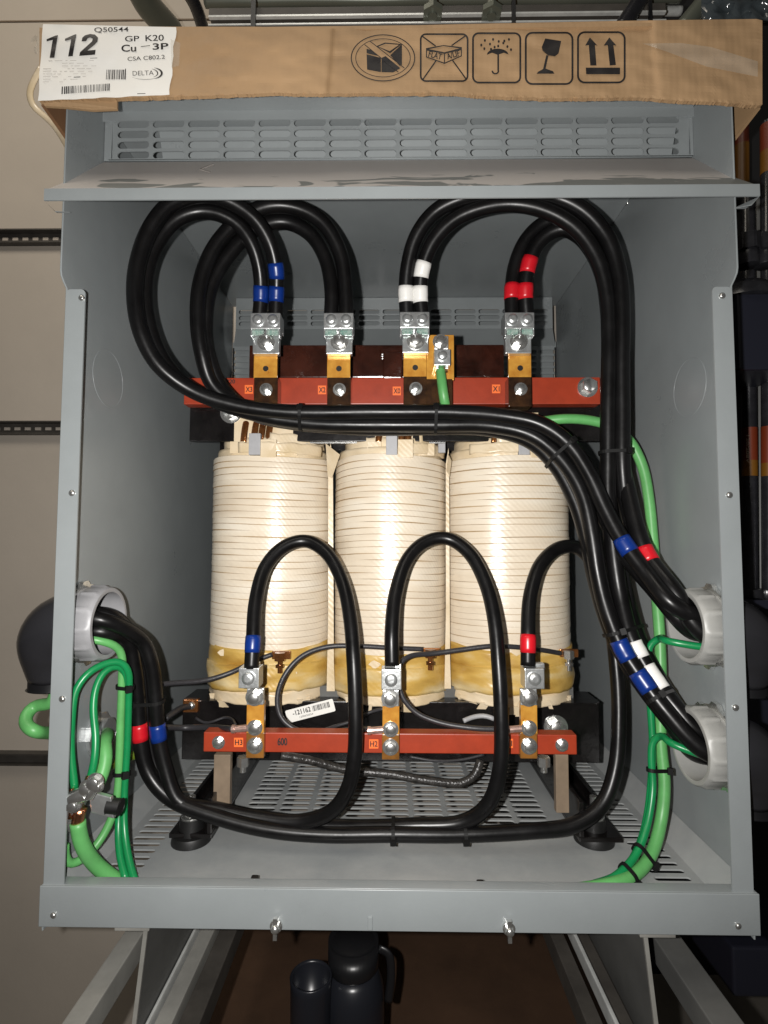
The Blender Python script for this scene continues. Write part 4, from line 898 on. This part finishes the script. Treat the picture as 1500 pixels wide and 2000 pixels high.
for s_, x0, y0, x1, y1, rot_, bold in (('Q50544', 184, 53, 251, 64, -1, .01), ('GP', 244, 70, 272, 81, -1, .012), ('K20', 284, 68, 320, 80, -2, .012), ('Cu', 237, 87, 266, 101, -1, .022), ('3P', 298, 84, 329, 97, -2, .022), ('CSA C802.2', 249, 109, 322, 117, -3.5, .006)):
    link('label_text', text_px(s_, x0, y0, x1, y1, lw2, rot_, bold), M['ink'], lab)
link('label_text', px_mesh([bar(275, 91, 293, 89, 1.4)], lw2), M['ink'], lab)
link('label_text', text_px('DELTA', 259, 138, 300, 147, lw2, -2, -.004), M['ink'], lab)
def arc_band(cx, cy_, rx, ry, a0, a1, w0, w1, n=20, rot=0):
    A, B = [], []
    for i in range(n+1):
        t = i/n; a = math.radians(a0+(a1-a0)*t); w = w0+(w1-w0)*math.sin(t*math.pi)
        A.append((cx+(rx+w/2)*math.cos(a), cy_+(ry+w/2)*math.sin(a))); B.append((cx+(rx-w/2)*math.cos(a), cy_+(ry-w/2)*math.sin(a)))
    return A+B[::-1]
ms = [px_mesh([arc_band(296, 143, 20, 11, -75, 75, .4, 4.0)], lw2), px_mesh([arc_band(290, 143, 18, 9, -70, 60, .3, 2.2)], lw2), px_mesh([arc_band(284, 146, 30, 9, 25, 150, .2, .8)], lw2)]
link('printed_emblem', join_meshes(ms), M['ink'], lab)
rr = random.Random(11); bars = []
x = 207
while x < 243: w = rr.choice((.8, 1.2, 2.0)); bars.append([(x+1.2, 136), (x+w+1.2, 136), (x+w, 155), (x, 155)]); x += w+rr.choice((1, 1.4, 2.0))
bars.append([(244.5, 134), (246, 134), (245.5, 155), (244, 155)])
x = 120
while x < 212: w = rr.choice((.9, 1.4, 2.4)); k = (x-120)/92; bars.append([(x+.6, 169-6*k), (x+w+.6, 169-6*k), (x+w, 184-7*k), (x, 184-7*k)]); x += w+rr.choice((1.1, 1.6, 2.3))
link('bar_code', px_mesh(bars, lw2), M['ink'], lab)
bars = []
for row in range(9):
    y = 118+row*5.2; x = 84
    while x < 188-(row > 5)*20:
        w = rr.uniform(4, 16)
        if rr.random() < .6: bars.append([(x, y), (x+w, y-.2), (x+w, y+.7), (x, y+.9)])
        x += w+rr.uniform(2, 8)
link('small_print', px_mesh(bars, lw2), M['ink2'], lab)
link('small_print', px_mesh([[(144, 150), (157, 149.5), (157, 151), (144, 151.5)], [(268, 182.5), (284, 182), (284, 183.3), (268, 183.8)], [(176, 113.2), (190, 112.7), (190, 113.8), (176, 114.2)]], lw2), M['ink'], lab)
# handling symbols
cw = lambda k: (lambda x, y: wave(x, y)-.0006-.00008*k)
def ring_poly(pts_o, pts_i): return [pts_o, pts_i[::-1]]
def ell(cx, cy_, rx, ry, n=48): return [(cx+rx*math.cos(2*math.pi*i/n), cy_+ry*math.sin(2*math.pi*i/n)) for i in range(n)]
def icon(layers, lab_):
    o = link('printed_symbol', join_meshes([px_mesh(pl, cw(i)) for i, pl in enumerate(layers)]), M['ink'], card); o['label'] = lab_
icon([[ell(748, 113, 63, 46), ell(748, 113, 61, 44)], [ell(748, 113, 54, 38), ell(748, 113, 52.6, 36.6)],
      [[(716, 106), (744, 113), (744, 141), (717, 136)]], [[(745, 113), (753, 109.5), (782, 133), (768, 141.5), (745, 141)]], [[(762, 108), (785, 86), (785, 126), (781, 129)]], [[(716, 95), (726, 98), (741, 110), (716, 104)]], [[(735, 90), (752, 83), (785, 86), (762, 104)], [(739, 91), (753, 85.5), (779, 87.5), (761, 100)]], 
      [bar(712, 87, 778, 141, 1.6)], [bar(722, 80, 790, 133, 1.6)]], 'printed circle with barred stack symbol')
rr2 = lambda x0, y0, x1, y1, r, w: [rrect(x0, y0, x1, y1, r), rrect(x0+w, y0+w, x1-w, y1-w, r-w)]
icon([rr2(820, 65, 915, 160, 12, 3.4), [bar(825, 71, 851, 90, 2.6)], [bar(909, 70, 882, 89, 2.6)], [bar(852, 118, 826, 155, 2.6)], [bar(884, 118, 910, 154, 2.6)],
      [[(832, 94), (866, 88), (902, 92), (902, 110), (868, 125), (832, 112)], [(834, 99), (834, 110.5), (867, 122), (867, 105)], [(869, 105), (869, 122), (900, 108.5), (900, 98)], [(838, 96), (868, 102), (897, 94.5), (866, 90)]],
      ], 'printed square with crossed flat box symbol')
link('label_text', join_meshes([text_px('FLAT', 837, 102, 863, 114, cw(5), 14, .02), text_px('A/LIF', 872, 101, 898, 113, cw(5), -16, .02)]), M['ink'], card)
drops = [ell(x, y, 2.0, 2.8, 12) for x, y in ((947, 79), (963, 77), (974, 81), (994, 77), (940, 88), (957, 86), (966, 92), (983, 84), (991, 91), (946, 95), (959, 96), (973, 90), (998, 97), (985, 80))]
umb_top = [(951, 107)]+[(972+21*math.cos(math.radians(a)), 107-12*math.sin(math.radians(a))) for a in range(175, 0, -12)]+[(995, 107), (984, 103), (972, 107), (961, 103)]
icon([rr2(922, 63, 1018, 163, 13, 3.6), drops, [umb_top], [bar(973, 96, 973, 138, 3.2)], [arc_band(967.5, 138, 6, 6, 0, 180, 3, 3)]], 'printed umbrella and rain symbol')
icon([rr2(1025, 62, 1120, 166, 15, 3.8), [[(1065, 75), (1096, 80), (1091, 104), (1084, 110), (1070, 108), (1060, 99), (1058, 92)]], [bar(1069, 108, 1063, 135, 4.5)], [[(1048, 144), (1051, 140), (1062, 134), (1066, 134), (1080, 139), (1083, 144)]]], 'printed broken glass symbol')
icon([rr2(1127, 61, 1222, 163, 15, 3.8), [[(1143, 89), (1152, 73), (1167, 89), (1162, 88), (1165, 128), (1153, 128), (1150, 88)]], [[(1179, 89), (1190, 73), (1204, 89), (1198, 88), (1203, 127), (1191, 128), (1187, 88)]], [[(1144, 132), (1211, 132), (1211, 145), (1145, 145)]]], 'printed two arrows pointing up symbol')
# shreds of clear tape
for pl in (((333, 76), (352, 84), (350, 128), (335, 132)), ((1255, 85), (1300, 100), (1380, 130), (1480, 150), (1480, 120), (1390, 92), (1330, 84))):
    o = link('tape_strip', px_mesh([list(pl)], lambda x, y: wave(x, y)-.0012), M['film'], card); o['label'] = 'clear packing tape strip'
s = [P(62, 78, YB+.02), P(70, 74, YB+.01), P(74, 84, YB+.005), P(66, 96, YB+.01), P(72, 100, YB+.004)]
link('tape_strip', tube_mesh(catmull(s, .003), .003, 8, flat=.2), M['film'], card, True)

# ================================================================== BEHIND AND ABOVE
t = thing('strut_channel', (.1, .25, .7), 'galvanised strut channel running across above the cardboard lid', 'strut')
za = P(765, 8, .18); zb_ = P(765, 52, .18)
x0, x1 = P(408, 20, .18).x, P(1300, 20, .18).x
b = MB(); b.box((x0, .18, P(765, 27, .18).z), (x1, .184, P(765, 12, .18).z)); b.box((x0, .18, P(765, 58, .18).z), (x1, .184, P(765, 47, .18).z)); b.box((x0, .205, P(765, 60, .18).z), (x1, .21, P(765, 8, .18).z))
b.box((x0, .184, P(765, 27, .18).z), (x1, .205, P(765, 26, .18).z-.001)); b.build('channel', M['strut'], t)
b = MB(); b.box((x0, .1785, P(765, 31, .18).z), (x1, .1835, P(765, 27.6, .18).z)); b.box((x0, .1785, P(765, 47, .18).z), (x1, .1815, P(765, 44.5, .18).z)); b.build('channel_lip', M['galv'], t)
b = MB()
for x in (495, 1003, 1270): a = P(x-4, 2, .176); c_ = P(x+4, 56, .176); b.box((a.x, .174, a.z), (c_.x, .178, c_.z))
b.build('strap', M['black_plastic'], t)
for x, lab_ in ((845, 'galvanised threaded hanger above the lid, left of two'), (960, 'galvanised threaded hanger above the lid, right of two')):
    a = P(x, 34, .172); b = MB(); b.cyl(a, a+Vector((0, 0, .1)), .007, n=14); b.cyl(a+Vector((0, 0, .004)), a+Vector((0, 0, .012)), .016, n=6); tag(b.build('threaded_hanger', M['conduit'], smooth=True), lab_, 'rod', 'hangers above the lid')
for px0, py0, px1, py1, Y_, r_, mk, lab_ in ((400, 2, 1330, -8, .23, .010, 'conduit', 'grey green conduit running level above the strut channel'), (640, 26, 1330, 22, .25, .007, 'galv', 'thin galvanised conduit just above the lid behind the strut'), (1210, 60, 1262, -20, .16, .012, 'black_pipe', 'black conduit rising behind the strut near the right end'), (1330, 60, 1395, -20, .2, .014, 'conduit', 'dark green conduit slanting at the top right corner'), (1418, 60, 1442, -20, .22, .008, 'galv', 'thin bright conduit slanting at the top right corner'), (690, 40, 700, -20, .26, .009, 'black_pipe', 'black cable rising behind the strut above the lid')):
    cable('conduit_pipe', [(px0, py0, Y_), ((px0+px1)/2, (py0+py1)/2, Y_), (px1, py1, Y_)], r_, M[mk], lab_, 'conduit')
b = MB(); b.box((-.32, .42, .66), (1.4, .46, 1.2)); tag(b.build('shade_sheet', M['unlit']), 'dark sheet added for the shade behind the strut channel above the cabinet', 'panel')  # near-black sheet added to paint the dark depth behind the strut
for pts, r_, mk, lab_ in (([(262, -40, .35), (290, 10, .4), (335, 62, .48)], .026, 'conduit', 'green grey conduit slanting down at top left'), ([(352, -40, .3), (380, 10, .36), (398, 60, .42)], .012, 'black_pipe', 'thin black conduit slanting down at top left')):
    cable('conduit_pipe', pts, r_, M[mk], lab_, 'conduit')
rr = random.Random(5)
for k, lab_ in ((1, 'crumpled clear film hanging behind the right end of the lid'),):
    M['wrap%d' % k] = mat('clear_film', ((.035, .05, .03), (.05, .06, .065))[k], .12, bump=.25, bscale=12); 
    bm = bmesh.new(); bx, by = ((1290, 18), (1430, 22))[k]; g = []
    for i in range(14):
        g.append([bm.verts.new(P(bx-60+i*11, by-26+j*9, (.08+.016*rr.random()))) for j in range(7)])
    for i in range(13):
        for j in range(6): bm.faces.new((g[i][j], g[i][j+1], g[i+1][j+1], g[i+1][j]))
    me = bpy.data.meshes.new('film'); bm.to_mesh(me); bm.free(); o = link('plastic_film', me, M['wrap%d' % k], None, True); tag(o, lab_, 'plastic film')
    o.modifiers.new('s', 'SOLIDIFY').thickness = .0006
# conduits on the right
def vpipe(px, py0, py1, Y, r, material, label, bands=(), tilt=0):
    a = P(px, py0, Y); c_ = P(px+tilt, py1, Y); c_.y = a.y
    t = thing('conduit_pipe', (a.x, Y, min(a.z, c_.z)), label, 'conduit', 'upright conduits right of the cabinet')
    b = MB(); b.cyl(a, c_, r, n=24); b.build('pipe', material, t, smooth=True)
    for (y0, y1, mk) in bands:
        f0 = (y0-py0)/(py1-py0); f1 = (y1-py0)/(py1-py0); p0 = a.lerp(c_, f0); p1 = a.lerp(c_, f1); b = MB(); b.cyl(p0, p1, r*1.03, n=24); b.build('colour_band', M[mk], t, smooth=True)
    return t, a, c_
YR = .30
t, a, c_ = vpipe(1460, 380, 1175, YR, .0115, M['black_pipe'], 'black conduit right of the cabinet with orange 120/208V band', ((845, 908, 'orange'), (908, 938, 'yellow')), tilt=6)
link('band_text', text_px('120/208V', 1457.5, 850, 1463.5, 904, YR-.0128, 0, .01, spin=-90), M['bandink'], t)
vpipe(1481, 380, 1175, YR+.03, .009, M['greysteel'], 'grey conduit just behind the banded black conduit', tilt=5)
vpipe(1500, 240, 1175, YR-.02, .0115, M['black_pipe'], 'black conduit at the right edge of the photo', ((845, 915, 'orange'), (915, 940, 'yellow'), (245, 300, 'orange'), (300, 345, 'yellow')), tilt=4)
vpipe(1449, 200, 372, YR+.02, .011, M['orange'], 'orange and amber banded conduit stub beside the cabinet top', ((285, 372, 'yellow'),))
for px, lab_ in ((1469, 'silver coupling at the foot of the banded conduit'), (1498, 'silver coupling at the foot of the edge conduit')):
    a = P(px, 1150, YR-.018); b = MB(); b.cyl(a, a-Vector((0, 0, .014)), .016, n=20); b.cyl(a-Vector((0, 0, .016)), a-Vector((0, 0, .03)), .014, n=20); tag(b.build('pipe_coupling', M['black_pipe'], bevel=.002, smooth=True), lab_, 'coupling', 'couplings on the right conduits')
b = MB().pbox(1438, 562, 1560, 722, .2, .34); tag(b.build('pull_box', M['navy'], bevel=.004), 'dark navy pull box right of the cabinet between conduits', 'junction box')
b = MB(); a = P(1480, 560, .2); b.dome(a+Vector((0, .05, -.01)), (0, 0, 1), .06, .04, 24); tag(b.build('box_cover', M['black_pipe'], smooth=True), 'rounded black cover on top of the navy pull box', 'cover')
for px, lab_ in ((1460, 'black conduit fitting above the navy box, left of two'), (1495, 'black conduit fitting above the navy box, right of two')):
    a = P(px, 520, .22); b = MB(); b.cyl(a, a+Vector((0, 0, .024)), .016, n=20); b.cyl(a+Vector((0, 0, .024)), a+Vector((0, 0, .045)), .02, n=8); tag(b.build('conduit_fitting', M['black_pipe'], bevel=.002, smooth=True), lab_, 'fitting', 'fittings above the navy box')
b = MB().pbox(1440, 1172, 1560, 1190, .26, .36); tag(b.build('support_shelf', M['navy'], bevel=.002), 'narrow dark shelf under the right conduits', 'shelf')
b = MB().pbox(1448, 1185, 1600, 1600, .36, .4); tag(b.build('lower_box', M['navy'], bevel=.004), 'dark navy panel behind the right conduit elbows', 'panel')
b = MB().pbox(1430, 1850, 1620, 1950, .3, .42); tag(b.build('floor_box', M['navy'], bevel=.004), 'dark box low at the right edge beside the stand', 'box')

# ================================================================== STAND AND FLOOR
gB = 'steel beams under the cabinet'
def dbeam(x0, x1, z, h, material, label, y=1818, Y0=-.05, Y1=.69):
    a, c_ = PZ(x0, y, z).x, PZ(x1, y, z).x; b = MB(); b.box((a, Y0, z-h), (c_, Y1, z)); return tag(b.build('steel_beam', material, bevel=.0015), label, 'beam', gB)
zT = ZR0-.001
for s, fx0, fx1, wx0, wx1, wb in ((-1, 223, 291, 279, 287, -.012), (1, 1250, 1320, 1258, 1266, .012)):
    t = thing('support_bracket', (s*.28, .3, -.8), ('left' if s < 0 else 'right')+' pale steel bracket carrying the cabinet, with flange and web', 'bracket', 'steel brackets carrying the cabinet')
    Yb = .0; a = P(fx0, 1822, Yb).x; c_ = P(fx1, 1822, Yb).x; b = MB(); b.box((a, Yb, zT-.006), (c_, .69, zT)); b.build('flange', M['whitesteel'], t, bevel=.001)
    a = P(wx0, 1832, Yb); c_ = P(wx1, 1832, Yb); b = MB(); zb2 = zT-.36
    b.poly([Vector((a.x, Yb+.001, zT-.006)), Vector((c_.x, Yb+.001, zT-.006)), Vector((c_.x+wb*3, Yb+.001, zb2)), Vector((a.x+wb*3, Yb+.001, zb2))], (0, .003, 0)); b.build('web_edge', M['whitesteel'], t)
    b = MB(); b.poly([Vector((a.x+.0006, Yb+.004, zT-.006)), Vector((c_.x-.0006, Yb+.004, zT-.006)), Vector((c_.x+wb*3-.0006, Yb+.004, zb2)), Vector((a.x+wb*3+.0006, Yb+.004, zb2))], (0, .68, 0)); b.build('web', M['greysteel'], t)
dbeam(390, 418, -.56, .02, M['whitesteel'], 'pale floor rail left of the brown board')
dbeam(376, 381, -.552, .03, M['galv'], 'thin bright edge rail beside the left bracket')
dbeam(428, 462, -.57, .03, M['strut'], 'dark channel rail along the left side of the brown board')
dbeam(1072, 1098, -.57, .03, M['strut'], 'dark channel rail along the right side of the brown board')
dbeam(1117, 1124, -.56, .02, M['galv'], 'thin bright rail right of the brown board')
dbeam(1126, 1146, -.565, .03, M['strut'], 'dark rail next to the right bracket web')
dbeam(232, 270, -.50, .03, M['whitesteel'], 'pale rail outside the left bracket running to the wall', y=1836)
dbeam(1290, 1345, -.50, .03, M['greysteel'], 'grey rail outside the right bracket', y=1850)
# flask and cup
c = P(690, 1900, .2); c.z = ZP+.016
def lathe(prof, c, n=40):
    bm = bmesh.new(); R = []
    for r_, z_ in prof: R.append([bm.verts.new((c.x+r_*math.cos(2*math.pi*k/n), c.y+r_*math.sin(2*math.pi*k/n), c.z+z_)) for k in range(n)])
    for i in range(len(R)-1):
        for k in range(n): bm.faces.new((R[i][k], R[i][(k+1) % n], R[i+1][(k+1) % n], R[i+1][k]))
    bm.faces.new(R[0][::-1]); bm.faces.new(R[-1]); bmesh.ops.recalc_face_normals(bm, faces=bm.faces[:])
    me = bpy.data.meshes.new('l'); bm.to_mesh(me); bm.free(); return me
zz = P(690, 1905, .2).z-c.z; zcap = P(690, 1835, .2).z-c.z
t = thing('drink_flask', c, 'charcoal drinking flask with black screw cap standing under the cabinet', 'flask')
bd = link('flask_body', lathe([(.038, 0), (.043, .004), (.044, .02), (.044, zz-.03), (.043, zz-.012), (.037, zz+.004), (.031, zz+.012)], c), M['bottle'], t, True)
cp_ = link('cap', lathe([(.034, zz+.0125), (.036, zz+.016), (.036, zz+.05), (.033, zcap-.004), (.029, zcap)], c), M['black_plastic'], t, True)
pts = [c+Vector((.036, -.004, zz+.04)), c+Vector((.05, -.006, zz+.036)), c+Vector((.054, -.006, zz+.005)), c+Vector((.05, -.006, zz-.03))]
link('carry_loop', tube_mesh(catmull(pts, .004), .006, 10, flat=.5), M['black_plastic'], t, True)
e0 = c+Vector((.030, -.0335, zz-.065)); pts = [e0+Vector((.010*math.cos(a)*.7, .007*math.cos(a), .016*math.sin(a))) for a in [2*math.pi*k/24 for k in range(24)]]
link('logo_ring', tube_mesh(pts, .0007, 6, True), M['ink2'], bd, True)
c2 = P(607, 1950, .17); c2.z = ZP+.016; zc_ = P(607, 1903, .17).z-c2.z
me = lathe([(.022, 0), (.026, .003), (.028, zc_-.012), (.029, zc_-.002), (.027, zc_), (.0255, zc_-.004), (.024, zc_-.05)], c2); o = link('drink_cup', me, M['bottle'], None, True); tag(o, 'small dark cup standing left of the charcoal flask', 'cup')
